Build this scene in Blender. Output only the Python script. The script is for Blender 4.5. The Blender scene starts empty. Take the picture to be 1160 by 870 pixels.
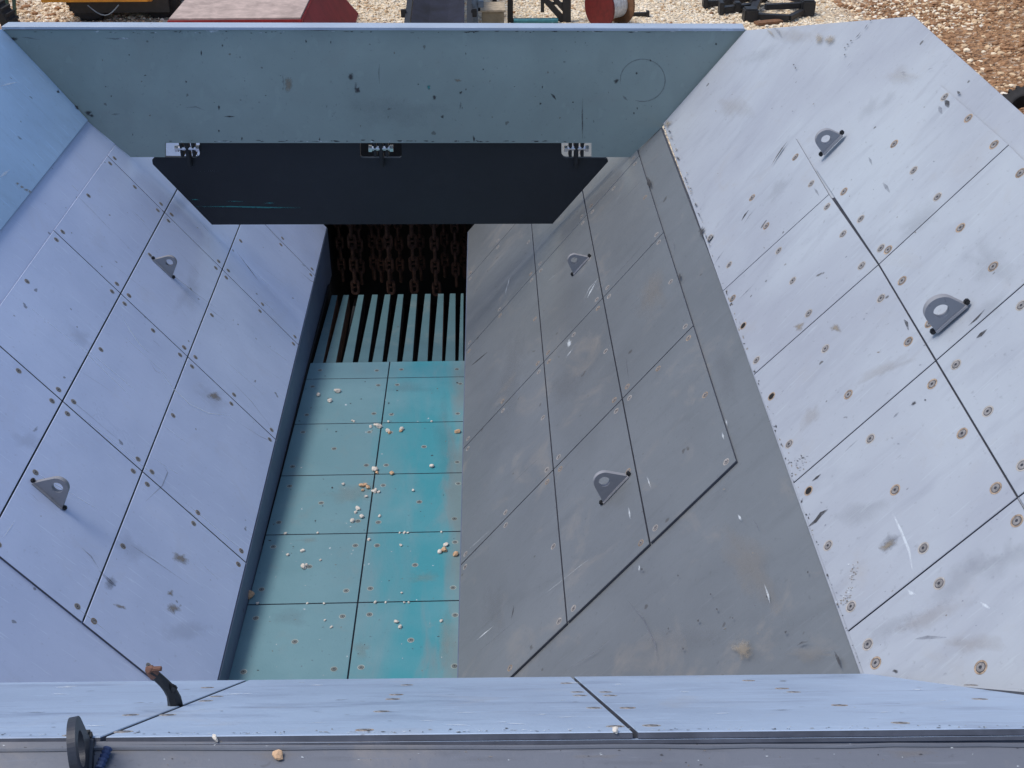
import bpy, bmesh, math, random
from mathutils import Vector, Matrix, noise
random.seed(7)
scene = bpy.context.scene
COL = scene.collection

# ------------------------------------------------------------------ camera model (also used to read sizes off the photograph)
FPX = 1300.0; PITCH = math.atan(820/FPX); YAW = math.atan(45*math.cos(PITCH)/FPX); HC = 6.2
CF = Vector((math.sin(YAW)*math.cos(PITCH), math.cos(YAW)*math.cos(PITCH), -math.sin(PITCH)))
CR = Vector((math.cos(YAW), -math.sin(YAW), 0)); CU = CR.cross(CF); CC = Vector((0, 0, HC))
def ray(x, y): return CF + CR*((x-580)/FPX) - CU*((y-435)/FPX)
class Plane:
    def __init__(s, q, a, b, up=None):
        s.q = Vector(q); s.a = Vector(a).normalized(); s.b = Vector(b).normalized()
        s.n = s.a.cross(s.b).normalized()
        if up is not None and s.n.dot(Vector(up)) < 0: s.n = -s.n
    def hit(s, x, y, off=0.0):
        r = ray(x, y); q = s.q + s.n*off
        return CC + r*((q-CC).dot(s.n)/r.dot(s.n))
    def yz(s, Y, Z):                      # point of the plane with this Y and Z
        return Vector(((s.n.dot(s.q) - s.n.y*Y - s.n.z*Z)/s.n.x, Y, Z))
    def xy(s, X, Y):
        return Vector((X, Y, (s.n.dot(s.q) - s.n.x*X - s.n.y*Y)/s.n.z))
def vdir(x, y): return ray(x, y).normalized()
T50 = math.radians(50)
FLOOR = Plane((0, 5.14, HC-4.566), vdir(535, -300), (1, 0, 0), (0, 0, 1))
PLf = FLOOR.hit(289, 650)
SKL = Plane(PLf, (0, 1, 0), (0, 0, 1), (1, 0, 0))
A0 = SKL.hit(276.6, 650)
LL = Plane(A0, vdir(525, -385), (-math.cos(T50), 0, math.sin(T50)), (1, 0, 1))
q0 = Plane((0, 0, A0.z), (1, 0, 0), (0, 1, 0)).hit(524, 510)
RL = Plane(q0, vdir(545, -385), (math.cos(T50), 0, math.sin(T50)), (-1, 0, 1))
fa = (LL.hit(147, 178)+LL.hit(100, 137))/2; fb = (RL.hit(715, 178)+RL.hit(750, 140))/2
FW = Plane(fa, fb-fa, (0, 0, 1), (0, -1, 0))
c1 = RL.hit(750, 140); c2 = RL.hit(972, 758); ct = FW.hit(842, 35)
RU = Plane(c1, c2-c1, ct-c1, (-1, 0, 1))
e1 = LL.hit(100, 137); e2 = LL.hit(0, 262); et = FW.hit(5, 35)
LU = Plane(e1, e2-e1, et-e1, (1, 0, 1))
def level(z): return Plane((0, 0, z), (1, 0, 0), (0, 1, 0), (0, 0, 1))
ZF = 3.47; ZR = 4.45
rf0 = level(ZF).hit(0, 773); rf1 = level(ZF).hit(972, 763)
RW = Plane(rf0, rf1-rf0, level(ZR).hit(560, 832)-rf0, (0, 1, 1))
GROUND = level(0)

# ------------------------------------------------------------------ mesh helpers
def make_obj(name, bm, mats, parent=None, origin=None, smooth=False):
    bmesh.ops.recalc_face_normals(bm, faces=bm.faces)
    me = bpy.data.meshes.new(name)
    if origin is None:
        vs = [v.co for v in bm.verts]
        origin = sum(vs, Vector())/max(1, len(vs))
    pw = parent.matrix_basis.translation.copy() if parent and parent.parent is None else Vector()
    if parent and parent.parent is not None:
        pw = parent.location + parent.parent.location
    bmesh.ops.translate(bm, verts=bm.verts, vec=-Vector(origin))
    bm.to_mesh(me); bm.free()
    o = bpy.data.objects.new(name, me); COL.objects.link(o)
    for m in (mats if isinstance(mats, (list, tuple)) else [mats]): me.materials.append(m)
    if smooth:
        for p in me.polygons: p.use_smooth = True
    if parent: o.parent = parent
    o.location = Vector(origin) - pw
    return o
def tag(o, label, cat, group=None):
    o['label'] = label; o['category'] = cat
    if group: o['group'] = group
    return o
def thing(name, label, cat, loc=(0, 0, 0), group=None):
    o = bpy.data.objects.new(name, None); o.empty_display_size = 0.1; COL.objects.link(o); o.location = Vector(loc)
    return tag(o, label, cat, group)
def copy_child(src, parent, loc):
    c = src.copy(); COL.objects.link(c); c.parent = parent; c.location = loc; return c
def bm_slab(bm, pts, n, d0, d1, bevel=0.0):
    """polygon pts extruded from offset d0 to d1 along n"""
    n = Vector(n)
    lo = [bm.verts.new(p+n*d0) for p in pts]; hi = [bm.verts.new(p+n*d1) for p in pts]
    k = len(pts); fs = [bm.faces.new(hi), bm.faces.new(lo[::-1])]
    for i in range(k): fs.append(bm.faces.new((lo[i], lo[(i+1) % k], hi[(i+1) % k], hi[i])))
    if bevel > 0:
        es = [e for e in fs[0].edges]
        bmesh.ops.bevel(bm, geom=es, offset=bevel, segments=1, affect='EDGES')
    return bm
def slab(name, pts, n, d0, d1, mat, parent=None, bevel=0.0):
    bm = bmesh.new(); bm_slab(bm, [Vector(p) for p in pts], n, d0, d1, bevel)
    bm.normal_update(); nn = Vector(n).normalized()
    for f in bm.faces:
        if abs(f.normal.dot(nn)) < 0.5: f.material_index = 1
    return make_obj(name, bm, [mat, M['cut']], parent)
def bm_box(bm, c, s, rot=None, bevel=0.0):
    r = bmesh.ops.create_cube(bm, size=1.0); vs = r['verts']
    bmesh.ops.scale(bm, verts=vs, vec=Vector(s))
    if bevel > 0:
        es = list({e for v in vs for e in v.link_edges})
        rb = bmesh.ops.bevel(bm, geom=es, offset=bevel, segments=2, affect='EDGES')
        vs = list({v for f in rb['faces'] for v in f.verts} | {v for v in vs if v.is_valid})
    if rot is not None: bmesh.ops.rotate(bm, verts=vs, cent=(0, 0, 0), matrix=rot)
    bmesh.ops.translate(bm, verts=vs, vec=Vector(c))
def bm_bar(bm, p, q, w, h=None):
    """square bar from p to q"""
    p = Vector(p); q = Vector(q); d = q-p
    r = d.to_track_quat('Z', 'Y').to_matrix()
    bm_box(bm, (p+q)/2, (w, h or w, d.length), r)
def bm_tube(bm, pts, rad, seg=10, closed=False, caps=True):
    pts = [Vector(p) for p in pts]; k = len(pts)
    rs = rad if isinstance(rad, (list, tuple)) else [rad]*k
    rings = []; ref = None
    for i, p in enumerate(pts):
        if closed: t = (pts[(i+1) % k]-pts[i-1]).normalized()
        else: t = (pts[min(i+1, k-1)]-pts[max(i-1, 0)]).normalized()
        if ref is None: ref = t.orthogonal().normalized()
        ref = (ref - t*ref.dot(t)).normalized(); b = t.cross(ref)
        rings.append([bm.verts.new(p+(ref*math.cos(a)+b*math.sin(a))*rs[i]) for a in [2*math.pi*j/seg for j in range(seg)]])
    for i in range(k if closed else k-1):
        A = rings[i]; B = rings[(i+1) % k]; sh = 0
        if closed and i == k-1:
            sh = min(range(seg), key=lambda s: (A[0].co-B[s].co).length)
        for j in range(seg):
            bm.faces.new((A[j], A[(j+1) % seg], B[(j+1+sh) % seg], B[(j+sh) % seg]))
    if not closed and caps:
        bm.faces.new(rings[0][::-1]); bm.faces.new(rings[-1])
def bm_lathe(bm, c, ax, prof, seg=20, mats=None):
    """prof: list of (radius, height) along axis ax from point c"""
    ax = Vector(ax).normalized(); u = ax.orthogonal().normalized(); v = ax.cross(u); rings = []
    for r, h in prof:
        if r < 1e-6: rings.append([bm.verts.new(Vector(c)+ax*h)])
        else: rings.append([bm.verts.new(Vector(c)+ax*h+(u*math.cos(a)+v*math.sin(a))*r) for a in [2*math.pi*j/seg for j in range(seg)]])
    for i in range(len(rings)-1):
        A, B = rings[i], rings[i+1]
        for j in range(seg):
            if len(A) == 1 and len(B) == 1: continue
            if len(A) == 1: f = bm.faces.new((A[0], B[(j+1) % seg], B[j]))
            elif len(B) == 1: f = bm.faces.new((A[j], A[(j+1) % seg], B[0]))
            else: f = bm.faces.new((A[j], A[(j+1) % seg], B[(j+1) % seg], B[j]))
            if mats: f.material_index = mats[i]
def rot_to(n):  # rotation whose +Z goes to n
    return Vector(n).to_track_quat('Z', 'Y').to_euler()

# ------------------------------------------------------------------ materials
def new_mat(name):
    m = bpy.data.materials.new(name); m.use_nodes = True
    nt = m.node_tree; bs = nt.nodes['Principled BSDF']; return m, nt, bs
def N(nt, t, **kw):
    n = nt.nodes.new(t)
    for k, v in kw.items(): setattr(n, k, v)
    return n
def noise_node(nt, vec, scale, detail=4, rough=0.6, dist=0.0):
    n = N(nt, 'ShaderNodeTexNoise'); n.inputs['Scale'].default_value = scale; n.inputs['Detail'].default_value = detail
    n.inputs['Roughness'].default_value = rough; n.inputs['Distortion'].default_value = dist
    nt.links.new(vec, n.inputs['Vector']); return n.outputs['Fac']
def ramp(nt, fac, a, b):
    m = N(nt, 'ShaderNodeMapRange'); m.inputs['From Min'].default_value = a; m.inputs['From Max'].default_value = b
    nt.links.new(fac, m.inputs['Value']); return m.outputs['Result']
def mul(nt, a, k):
    m = N(nt, 'ShaderNodeMath', operation='MULTIPLY'); nt.links.new(a, m.inputs[0])
    if isinstance(k, (int, float)): m.inputs[1].default_value = k
    else: nt.links.new(k, m.inputs[1])
    return m.outputs[0]
def mix(nt, fac, a, b):
    m = N(nt, 'ShaderNodeMix', data_type='RGBA')
    if isinstance(fac, (int, float)): m.inputs['Factor'].default_value = fac
    else: nt.links.new(fac, m.inputs['Factor'])
    for s, v in (('A', a), ('B', b)):
        i = [x for x in m.inputs if x.name == s and x.type == 'RGBA'][0]
        if isinstance(v, tuple): i.default_value = (*v, 1)
        else: nt.links.new(v, i)
    return [x for x in m.outputs if x.type == 'RGBA'][0]
def stretched(nt, pos, sc, rot=(0, 0, 0)):
    m = N(nt, 'ShaderNodeMapping'); m.inputs['Scale'].default_value = sc; m.inputs['Rotation'].default_value = rot
    nt.links.new(pos, m.inputs['Vector']); return m.outputs['Vector']
def painted_steel(name, base, dark=None, light=None, dust=(0.42, 0.36, 0.29), dust_amt=0.35, rough=0.45, scratch=0.8, grime=0.35, smear=0.3, spots=0.6, rust=0.0):
    m, nt, bs = new_mat(name)
    pos = N(nt, 'ShaderNodeNewGeometry').outputs['Position']
    dark = dark or tuple(c*0.72 for c in base); light = light or tuple(min(1, c*1.18+0.01) for c in base)
    big = noise_node(nt, pos, 1.1, 5, 0.55, 0.4)
    c = mix(nt, ramp(nt, big, 0.35, 0.68), dark, light)
    c = mix(nt, 0.55, c, base)
    oi = N(nt, 'ShaderNodeObjectInfo').outputs['Random']
    c = mix(nt, mul(nt, oi, 0.22), c, light)
    # rubbed smears running roughly along the slope
    sm = noise_node(nt, stretched(nt, pos, (1.2, 5.0, 1.2), (0, 0, 0.35)), 2.2, 6, 0.62, 0.6)
    c = mix(nt, mul(nt, ramp(nt, sm, 0.52, 0.75), smear), c, dark)
    # dust settled in blotches
    du = noise_node(nt, pos, 2.6, 7, 0.68, 0.8)
    c = mix(nt, mul(nt, ramp(nt, du, 0.56, 0.78), dust_amt), c, dust)
    # grime speckle
    gr = noise_node(nt, pos, 38, 3, 0.7)
    c = mix(nt, mul(nt, ramp(nt, gr, 0.62, 0.74), grime), c, tuple(k*0.45 for k in base))
    sp = noise_node(nt, pos, 13, 2, 0.5)
    c = mix(nt, mul(nt, ramp(nt, sp, 0.735, 0.76), spots), c, (0.06, 0.055, 0.05))
    # fine scratches, pale
    for rz, th in ((0.5, 0.675), (-0.7, 0.69), (0.1, 0.70)):
        sn = noise_node(nt, stretched(nt, pos, (4, 60, 4), (0.3, 0.5, rz)), 1.5, 2, 0.5)
        c = mix(nt, mul(nt, ramp(nt, sn, th, th+0.03), scratch), c, light)
    if rust:
        rs = noise_node(nt, pos, 5.5, 8, 0.75, 0.3)
        c = mix(nt, mul(nt, ramp(nt, rs, 0.62, 0.70), rust), c, (0.17, 0.075, 0.03))
    nt.links.new(c, bs.inputs['Base Color'])
    rr = N(nt, 'ShaderNodeMapRange'); rr.inputs['To Min'].default_value = rough-0.09; rr.inputs['To Max'].default_value = rough+0.17
    nt.links.new(du, rr.inputs['Value']); nt.links.new(rr.outputs['Result'], bs.inputs['Roughness'])
    bp = N(nt, 'ShaderNodeBump'); bp.inputs['Strength'].default_value = 0.25; bp.inputs['Distance'].default_value = 0.004
    nt.links.new(noise_node(nt, pos, 30, 6, 0.7), bp.inputs['Height']); 
    b2 = N(nt, 'ShaderNodeBump'); b2.inputs['Strength'].default_value = 0.35; b2.inputs['Distance'].default_value = 0.03
    nt.links.new(noise_node(nt, pos, 1.7, 2, 0.5), b2.inputs['Height']); nt.links.new(bp.outputs['Normal'], b2.inputs['Normal'])
    nt.links.new(b2.outputs['Normal'], bs.inputs['Normal'])
    return m
def mark_mat(name, col, amount):
    m, nt, bs = new_mat(name)
    pos = N(nt, 'ShaderNodeNewGeometry').outputs['Position']
    bs.inputs['Base Color'].default_value = (*col, 1); bs.inputs['Roughness'].default_value = 0.65
    at = N(nt, 'ShaderNodeAttribute', attribute_name='fade')
    a = N(nt, 'ShaderNodeMath', operation='MULTIPLY_ADD'); nt.links.new(noise_node(nt, stretched(nt, pos, (1, 0.45, 1)) if 'film' in name else pos, 14 if 'film' in name else 55, 9, 0.75), a.inputs[0]); a.inputs[1].default_value = 1.5; nt.links.new(at.outputs['Fac'], a.inputs[2])
    al = mul(nt, ramp(nt, a.outputs[0], 0.85, 1.5), amount)
    nt.links.new(al, bs.inputs['Alpha'])
    return m
def plain(name, col, rough=0.6, metal=0.0, var=0.25, scale=12, bump=0.2):
    m, nt, bs = new_mat(name)
    pos = N(nt, 'ShaderNodeNewGeometry').outputs['Position']
    f = noise_node(nt, pos, scale, 6, 0.65, 0.3)
    c = mix(nt, ramp(nt, f, 0.35, 0.7), tuple(k*(1-var) for k in col), tuple(min(1, k*(1+var)) for k in col))
    nt.links.new(c, bs.inputs['Base Color']); bs.inputs['Roughness'].default_value = rough; bs.inputs['Metallic'].default_value = metal
    bp = N(nt, 'ShaderNodeBump'); bp.inputs['Strength'].default_value = bump; bp.inputs['Distance'].default_value = 0.004
    nt.links.new(f, bp.inputs['Height']); nt.links.new(bp.outputs['Normal'], bs.inputs['Normal'])
    return m
M = {}
M['lilac']  = painted_steel('worn_lilac_paint', (0.580, 0.675, 0.930), light=(0.65, 0.76, 0.98), dark=(0.44, 0.54, 0.75), rough=0.28, dust_amt=0.14, smear=0.22, grime=0.25)
M['sky']    = painted_steel('pale_blue_paint', (0.370, 0.550, 0.780), dust_amt=0.16, smear=0.35)
M['grey']   = painted_steel('worn_grey_paint', (0.152, 0.171, 0.192), rough=0.30, dust_amt=0.3, smear=0.35, scratch=0.35)
M['pale']   = painted_steel('rubbed_pale_paint', (0.360, 0.390, 0.455), scratch=0.4, light=(0.43, 0.49, 0.54), dark=(0.26, 0.285, 0.345), dust=(0.34, 0.33, 0.32), dust_amt=0.42, smear=0.45, spots=0.8, rough=0.5)
M['slate']  = painted_steel('slate_green_paint', (0.255, 0.325, 0.318), dust=(0.26, 0.27, 0.26), dust_amt=0.3, smear=0.25, scratch=0.25)
M['edge']   = painted_steel('lit_top_edge_paint', (0.36, 0.44, 0.56), dust_amt=0.2, smear=0.3)  # light falling on the top flange put into a paler colour
M['rim']    = painted_steel('grey_purple_paint', (0.140, 0.155, 0.190), dust_amt=0.35, smear=0.4)
M['rear']   = painted_steel('pale_blue_lip_paint', (0.375, 0.480, 0.635), dust_amt=0.28, smear=0.85, dark=(0.22, 0.28, 0.40))
M['skirt']  = painted_steel('shaded_skirt_paint', (0.115, 0.150, 0.230), dust_amt=0.2)  # skirt's upright face stands in shade; the darkness is put into this colour
M['gate']   = painted_steel('black_gate_paint', (0.019, 0.0185, 0.0195), dark=(0.010, 0.013, 0.02), light=(0.02, 0.025, 0.035), dust=(0.05, 0.05, 0.055), dust_amt=0.25, scratch=0.12, spots=0.0, rough=0.55)
M['bar']    = painted_steel('bar_teal_paint', (0.075, 0.155, 0.18), dust_amt=0.3, rust=0.35)
M['barside'] = plain('rusty_bar_side', (0.16, 0.085, 0.05), 0.85, var=0.5)
M['lug']    = painted_steel('lug_grey_paint', (0.27, 0.28, 0.31), dust_amt=0.3, spots=0.3)
M['black']  = plain('black_steel', (0.018, 0.019, 0.022), 0.55)
M['void']   = plain('shade_black_steel', (0.006, 0.006, 0.007), 0.8)  # near-black shade inside the crusher mouth and between bars, put into the colour
M['rust']   = plain('rusty_chain_steel', (0.065, 0.032, 0.024), 0.8, 0.2, var=0.6, scale=25, bump=0.6)
M['joint']  = plain('gap_shade_steel', (0.035, 0.04, 0.055), 0.7)  # darkens the gaps between plates: their shade is put into the colour
M['cut'] = plain('shaded_cut_edge', (0.075, 0.085, 0.115), 0.6)  # plate sides coloured dark as if shaded, since the sun would brighten them
M['mark'] = mark_mat('dark_scuff', (0.05, 0.05, 0.055), 0.95)
M['mark2'] = mark_mat('grey_scuff', (0.15, 0.16, 0.19), 0.40)
M['tan'] = mark_mat('dried_mud_stain', (0.3, 0.26, 0.2), 0.62)
M['white'] = mark_mat('bare_scratch', (0.78, 0.86, 0.92), 0.6)
M['film'] = mark_mat('grey_dirt_film', (0.16, 0.17, 0.19), 0.11)
M['film2'] = mark_mat('brown_dust_film', (0.33, 0.28, 0.22), 0.16)
M['green'] = mark_mat('teal_scrape', (0.04, 0.25, 0.25), 0.9)
M['chrome'] = plain('bright_steel', (0.8, 0.8, 0.82), 0.25, 1.0, var=0.1)
M['bolt_ring'] = plain('bolt_countersink', (0.38, 0.36, 0.34), 0.6, 0.0, var=0.3, scale=60)
M['bolt_head'] = plain('bolt_head_steel', (0.26, 0.25, 0.25), 0.5, 0.2, var=0.4, scale=60)
M['bolt_rust'] = plain('bolt_rust', (0.36, 0.28, 0.21), 0.8, 0.1, var=0.5, scale=60)
M['stone']  = plain('limestone', (0.66, 0.62, 0.56), 0.9, var=0.2, scale=30, bump=0.6)
M['stone2'] = plain('tan_stone', (0.60, 0.40, 0.25), 0.9, var=0.3, scale=30, bump=0.6)
M['yellow'] = plain('machine_yellow_paint', (0.62, 0.27, 0.02), 0.5, var=0.2, scale=3)
M['red']    = plain('machine_red_paint', (0.27, 0.018, 0.022), 0.8, var=0.2, scale=3)
M['dusty']  = plain('dusty_pink_top', (0.48, 0.38, 0.34), 0.9, var=0.25, scale=4)
M['rubber'] = plain('black_rubber', (0.02, 0.02, 0.022), 0.85, var=0.3)
M['belt']   = plain('conveyor_belt_rubber', (0.012, 0.014, 0.028), 0.95, var=0.5, scale=2.5)
M['bluegrey'] = plain('blue_grey_post', (0.13, 0.17, 0.22), 0.5)
M['beige']  = plain('beige_board', (0.34, 0.28, 0.19), 0.85, var=0.2, scale=5)
M['teal']   = plain('teal_pipe', (0.05, 0.22, 0.26), 0.5)
M['darkgreen'] = plain('dark_green_steel', (0.03, 0.08, 0.06), 0.6)
M['drumred'] = plain('drum_red_paint', (0.13, 0.010, 0.010), 0.6)
M['drumbrown'] = plain('drum_brown_wood', (0.20, 0.10, 0.05), 0.8)
M['cable']  = plain('white_cable', (0.62, 0.64, 0.66), 0.6)

def deck_material():
    m, nt, bs = new_mat('worn_teal_deck_lit_band')
    pos = N(nt, 'ShaderNodeNewGeometry').outputs['Position']
    sep = N(nt, 'ShaderNodeSeparateXYZ'); nt.links.new(pos, sep.inputs[0])
    # sunlit strip along the deck put into the colour as a more saturated teal
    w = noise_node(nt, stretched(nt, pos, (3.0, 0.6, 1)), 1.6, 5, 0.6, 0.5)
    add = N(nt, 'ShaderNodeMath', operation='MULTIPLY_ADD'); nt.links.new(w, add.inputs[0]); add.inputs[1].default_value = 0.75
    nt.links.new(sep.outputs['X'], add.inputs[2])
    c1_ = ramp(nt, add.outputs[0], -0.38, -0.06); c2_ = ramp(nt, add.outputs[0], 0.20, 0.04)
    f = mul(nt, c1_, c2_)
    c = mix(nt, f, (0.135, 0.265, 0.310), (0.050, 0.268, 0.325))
    c = mix(nt, mul(nt, ramp(nt, add.outputs[0], 0.07, 0.22), 0.7), c, (0.16, 0.21, 0.22))  # greyer right edge: shade beside the right wall mixed into the colour
    du = noise_node(nt, pos, 3.4, 7, 0.7, 0.6)
    c = mix(nt, mul(nt, ramp(nt, du, 0.56, 0.75), 0.45), c, (0.20, 0.25, 0.26))
    lt = noise_node(nt, pos, 1.6, 4, 0.6)
    c = mix(nt, mul(nt, ramp(nt, lt, 0.45, 0.7), 0.35), c, (0.20, 0.35, 0.40))
    gr = noise_node(nt, pos, 45, 3, 0.7)
    c = mix(nt, mul(nt, ramp(nt, gr, 0.62, 0.76), 0.35), c, (0.06, 0.12, 0.14))
    nt.links.new(c, bs.inputs['Base Color']); bs.inputs['Roughness'].default_value = 0.5
    bp = N(nt, 'ShaderNodeBump'); bp.inputs['Strength'].default_value = 0.3; bp.inputs['Distance'].default_value = 0.004
    nt.links.new(noise_node(nt, pos, 28, 6, 0.7), bp.inputs['Height']); nt.links.new(bp.outputs['Normal'], bs.inputs['Normal'])
    return m
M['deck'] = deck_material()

def ground_material():
    m, nt, bs = new_mat('gravel_ground')
    pos = N(nt, 'ShaderNodeNewGeometry').outputs['Position']
    sep = N(nt, 'ShaderNodeSeparateXYZ'); nt.links.new(pos, sep.inputs[0])
    v = N(nt, 'ShaderNodeTexVoronoi'); v.inputs['Scale'].default_value = 14; nt.links.new(pos, v.inputs['Vector'])
    v2 = N(nt, 'ShaderNodeTexVoronoi'); v2.inputs['Scale'].default_value = 22; nt.links.new(pos, v2.inputs['Vector'])
    hs = N(nt, 'ShaderNodeSeparateColor'); nt.links.new(v.outputs['Color'], hs.inputs[0])
    pale = mix(nt, hs.outputs[0], (0.70, 0.56, 0.38), (0.90, 0.80, 0.63))
    pale = mix(nt, mul(nt, ramp(nt, noise_node(nt, pos, 0.9, 6, 0.7), 0.5, 0.7), 0.6), pale, (0.36, 0.27, 0.18))
    brown = mix(nt, hs.outputs[1], (0.16, 0.08, 0.035), (0.46, 0.26, 0.13))
    brown = mix(nt, mul(nt, ramp(nt, hs.outputs[2], 0.82, 0.9), 0.6), brown, (0.58, 0.47, 0.36))
    nz = noise_node(nt, pos, 0.7, 5, 0.6)
    a = N(nt, 'ShaderNodeMath', operation='MULTIPLY_ADD'); nt.links.new(nz, a.inputs[0]); a.inputs[1].default_value = 3.0; nt.links.new(sep.outputs['X'], a.inputs[2])
    c = mix(nt, ramp(nt, a.outputs[0], 8.6, 9.8), pale, brown)
    nl = ramp(nt, a.outputs[0], -4.3, -6.5)
    c = mix(nt, mul(nt, nl, 0.45), c, (0.30, 0.20, 0.13))
    nt.links.new(c, bs.inputs['Base Color']); bs.inputs['Roughness'].default_value = 0.95
    bp = N(nt, 'ShaderNodeBump'); bp.inputs['Strength'].default_value = 1.0; bp.inputs['Distance'].default_value = 0.06
    nt.links.new(v.outputs['Distance'], bp.inputs['Height'])
    b2 = N(nt, 'ShaderNodeBump'); b2.inputs['Strength'].default_value = 0.8; b2.inputs['Distance'].default_value = 0.03
    nt.links.new(v2.outputs['Distance'], b2.inputs['Height']); nt.links.new(bp.outputs['Normal'], b2.inputs['Normal'])
    nt.links.new(b2.outputs['Normal'], bs.inputs['Normal'])
    return m
M['ground'] = ground_material()

# ------------------------------------------------------------------ bolts (one mesh, copied under each plate)
def bolt_mesh(name, r, mats, missing=False):
    bm = bmesh.new()
    if missing: prof = [(r*0.98, -0.001), (r*0.98, 0.0008), (r*0.72, 0.0009), (r*0.66, 0.0006), (0, 0.0006)]; mi = [0, 0, 2, 2]
    else:
        prof = [(r, -0.001), (r, 0.0007), (r*0.74, 0.0004), (r*0.64, 0.0004), (r*0.62, 0.0016), (r*0.24, 0.0018), (r*0.22, 0.0007), (0, 0.0007)]; mi = [0, 0, 2, 1, 1, 2, 2]
    bm_lathe(bm, (0, 0, 0), (0, 0, 1), prof, 16, mi)
    me = bpy.data.meshes.new(name); bm.to_mesh(me); bm.free()
    for m in mats: me.materials.append(m)
    return me
BOLT = {'std': bolt_mesh('bolt', 0.0225, (M['bolt_ring'], M['bolt_head'], M['joint'])),
        'rust': bolt_mesh('rusty_bolt', 0.0225, (M['bolt_rust'], M['bolt_head'], M['joint'])),
        'hole': bolt_mesh('bolt_hole', 0.022, (M['bolt_rust'], M['bolt_head'], M['void']), True)}
BOLT['deck'] = bolt_mesh('deck_bolt', 0.0225, (plain('deck_bolt_ring', (0.30, 0.36, 0.35), 0.6), plain('deck_bolt_head', (0.15, 0.18, 0.18), 0.6), M['joint']))
def put_bolt(parent, root, p, n, kind='std', scale=1.0):
    o = bpy.data.objects.new('bolt' if kind != 'hole' else 'bolt_hole', BOLT[kind]); COL.objects.link(o)
    o.parent = parent; o.location = Vector(p) - parent.location - root.location
    o.rotation_euler = rot_to(n); o.scale = (scale,)*3
    if kind == 'hole': o['label'] = 'empty bolt hole with a rusty edge'
    return o

# ------------------------------------------------------------------ scuffs and stains as thin paint-thick marks
class Marks:
    def __init__(s):
        s.bm = bmesh.new(); s.slots = []; s.fl = s.bm.verts.layers.float.new('fade')
    def slot(s, mat):
        if mat not in s.slots: s.slots.append(mat)
        return s.slots.index(mat)
    def stroke(s, pl, pts, w, mat, lift=0.0012):
        ps = [pl.hit(x, y, lift) for x, y in pts]; n = pl.n; k = len(ps); L = []; Rr = []
        for i, p in enumerate(ps):
            t = (ps[min(i+1, k-1)]-ps[max(i-1, 0)]).normalized(); b = n.cross(t)
            ww = w*(0.25 if i in (0, k-1) else random.uniform(0.7, 1.15))/2
            L.append(s.bm.verts.new(p+b*ww)); Rr.append(s.bm.verts.new(p-b*ww))
            fv = 0.35 if i in (0, k-1) else 0.75
            L[-1][s.fl] = fv; Rr[-1][s.fl] = fv*0.8
        mi = s.slot(mat)
        for i in range(k-1):
            f = s.bm.faces.new((L[i], L[i+1], Rr[i+1], Rr[i])); f.material_index = mi
    def blot(s, pl, x, y, rx, ry, mat, ang=0, lift=0.0011, rag=0.35, seg=18):
        ce = pl.hit(x, y, lift); mi = s.slot(mat); vs = []
        u = (pl.hit(x+10, y, lift)-ce)/10; v = (pl.hit(x, y+10, lift)-ce)/10
        ph = random.uniform(0, 50)
        for j in range(seg):
            a = 2*math.pi*j/seg; k = 1+rag*2*noise.noise((ph+math.cos(a)*1.7, math.sin(a)*1.7, ph))
            px = math.cos(a)*rx*k; py = math.sin(a)*ry*k
            qx = px*math.cos(ang)-py*math.sin(ang); qy = px*math.sin(ang)+py*math.cos(ang)
            vs.append(s.bm.verts.new(ce+u*qx+v*qy))
        cv = s.bm.verts.new(ce); cv[s.fl] = 1.0
        for j in range(seg):
            f = s.bm.faces.new((cv, vs[j], vs[(j+1) % seg])); f.material_index = mi
    def build(s, parent, name='scuff_marks'):
        o = make_obj(name, s.bm, [M[k] for k in s.slots], parent); o['kind'] = 'stuff'; return o

def inset_poly(pts, n, g):
    """shrink a convex polygon by g inside its plane"""
    k = len(pts); c = sum(pts, Vector())/k; out = []
    lines = []
    for i in range(k):
        a = pts[i]; b = pts[(i+1) % k]; d = (b-a).normalized(); m = n.cross(d)
        if m.dot(c-a) < 0: m = -m
        lines.append((a+m*g, d, m))
    for i in range(k):
        p, d, m = lines[i-1]; q, e, m2 = lines[i]
        # point on line (p,d) with m2.(x-q)=0
        den = d.dot(m2); t = (q-p).dot(m2)/den if abs(den) > 1e-9 else 0
        out.append(p+d*t)
    return out
GAP = 0.0045; TH = 0.016
def tile(root, pl, pts, mat, gap=GAP, th=TH, top=0.0, name='liner_plate'):
    pts = inset_poly([Vector(p) for p in pts], pl.n, gap)
    return slab(name, pts, pl.n, top-th+(0.004 if th > 0.0155 else 0.0), top, mat, root, bevel=0.0018)

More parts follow.
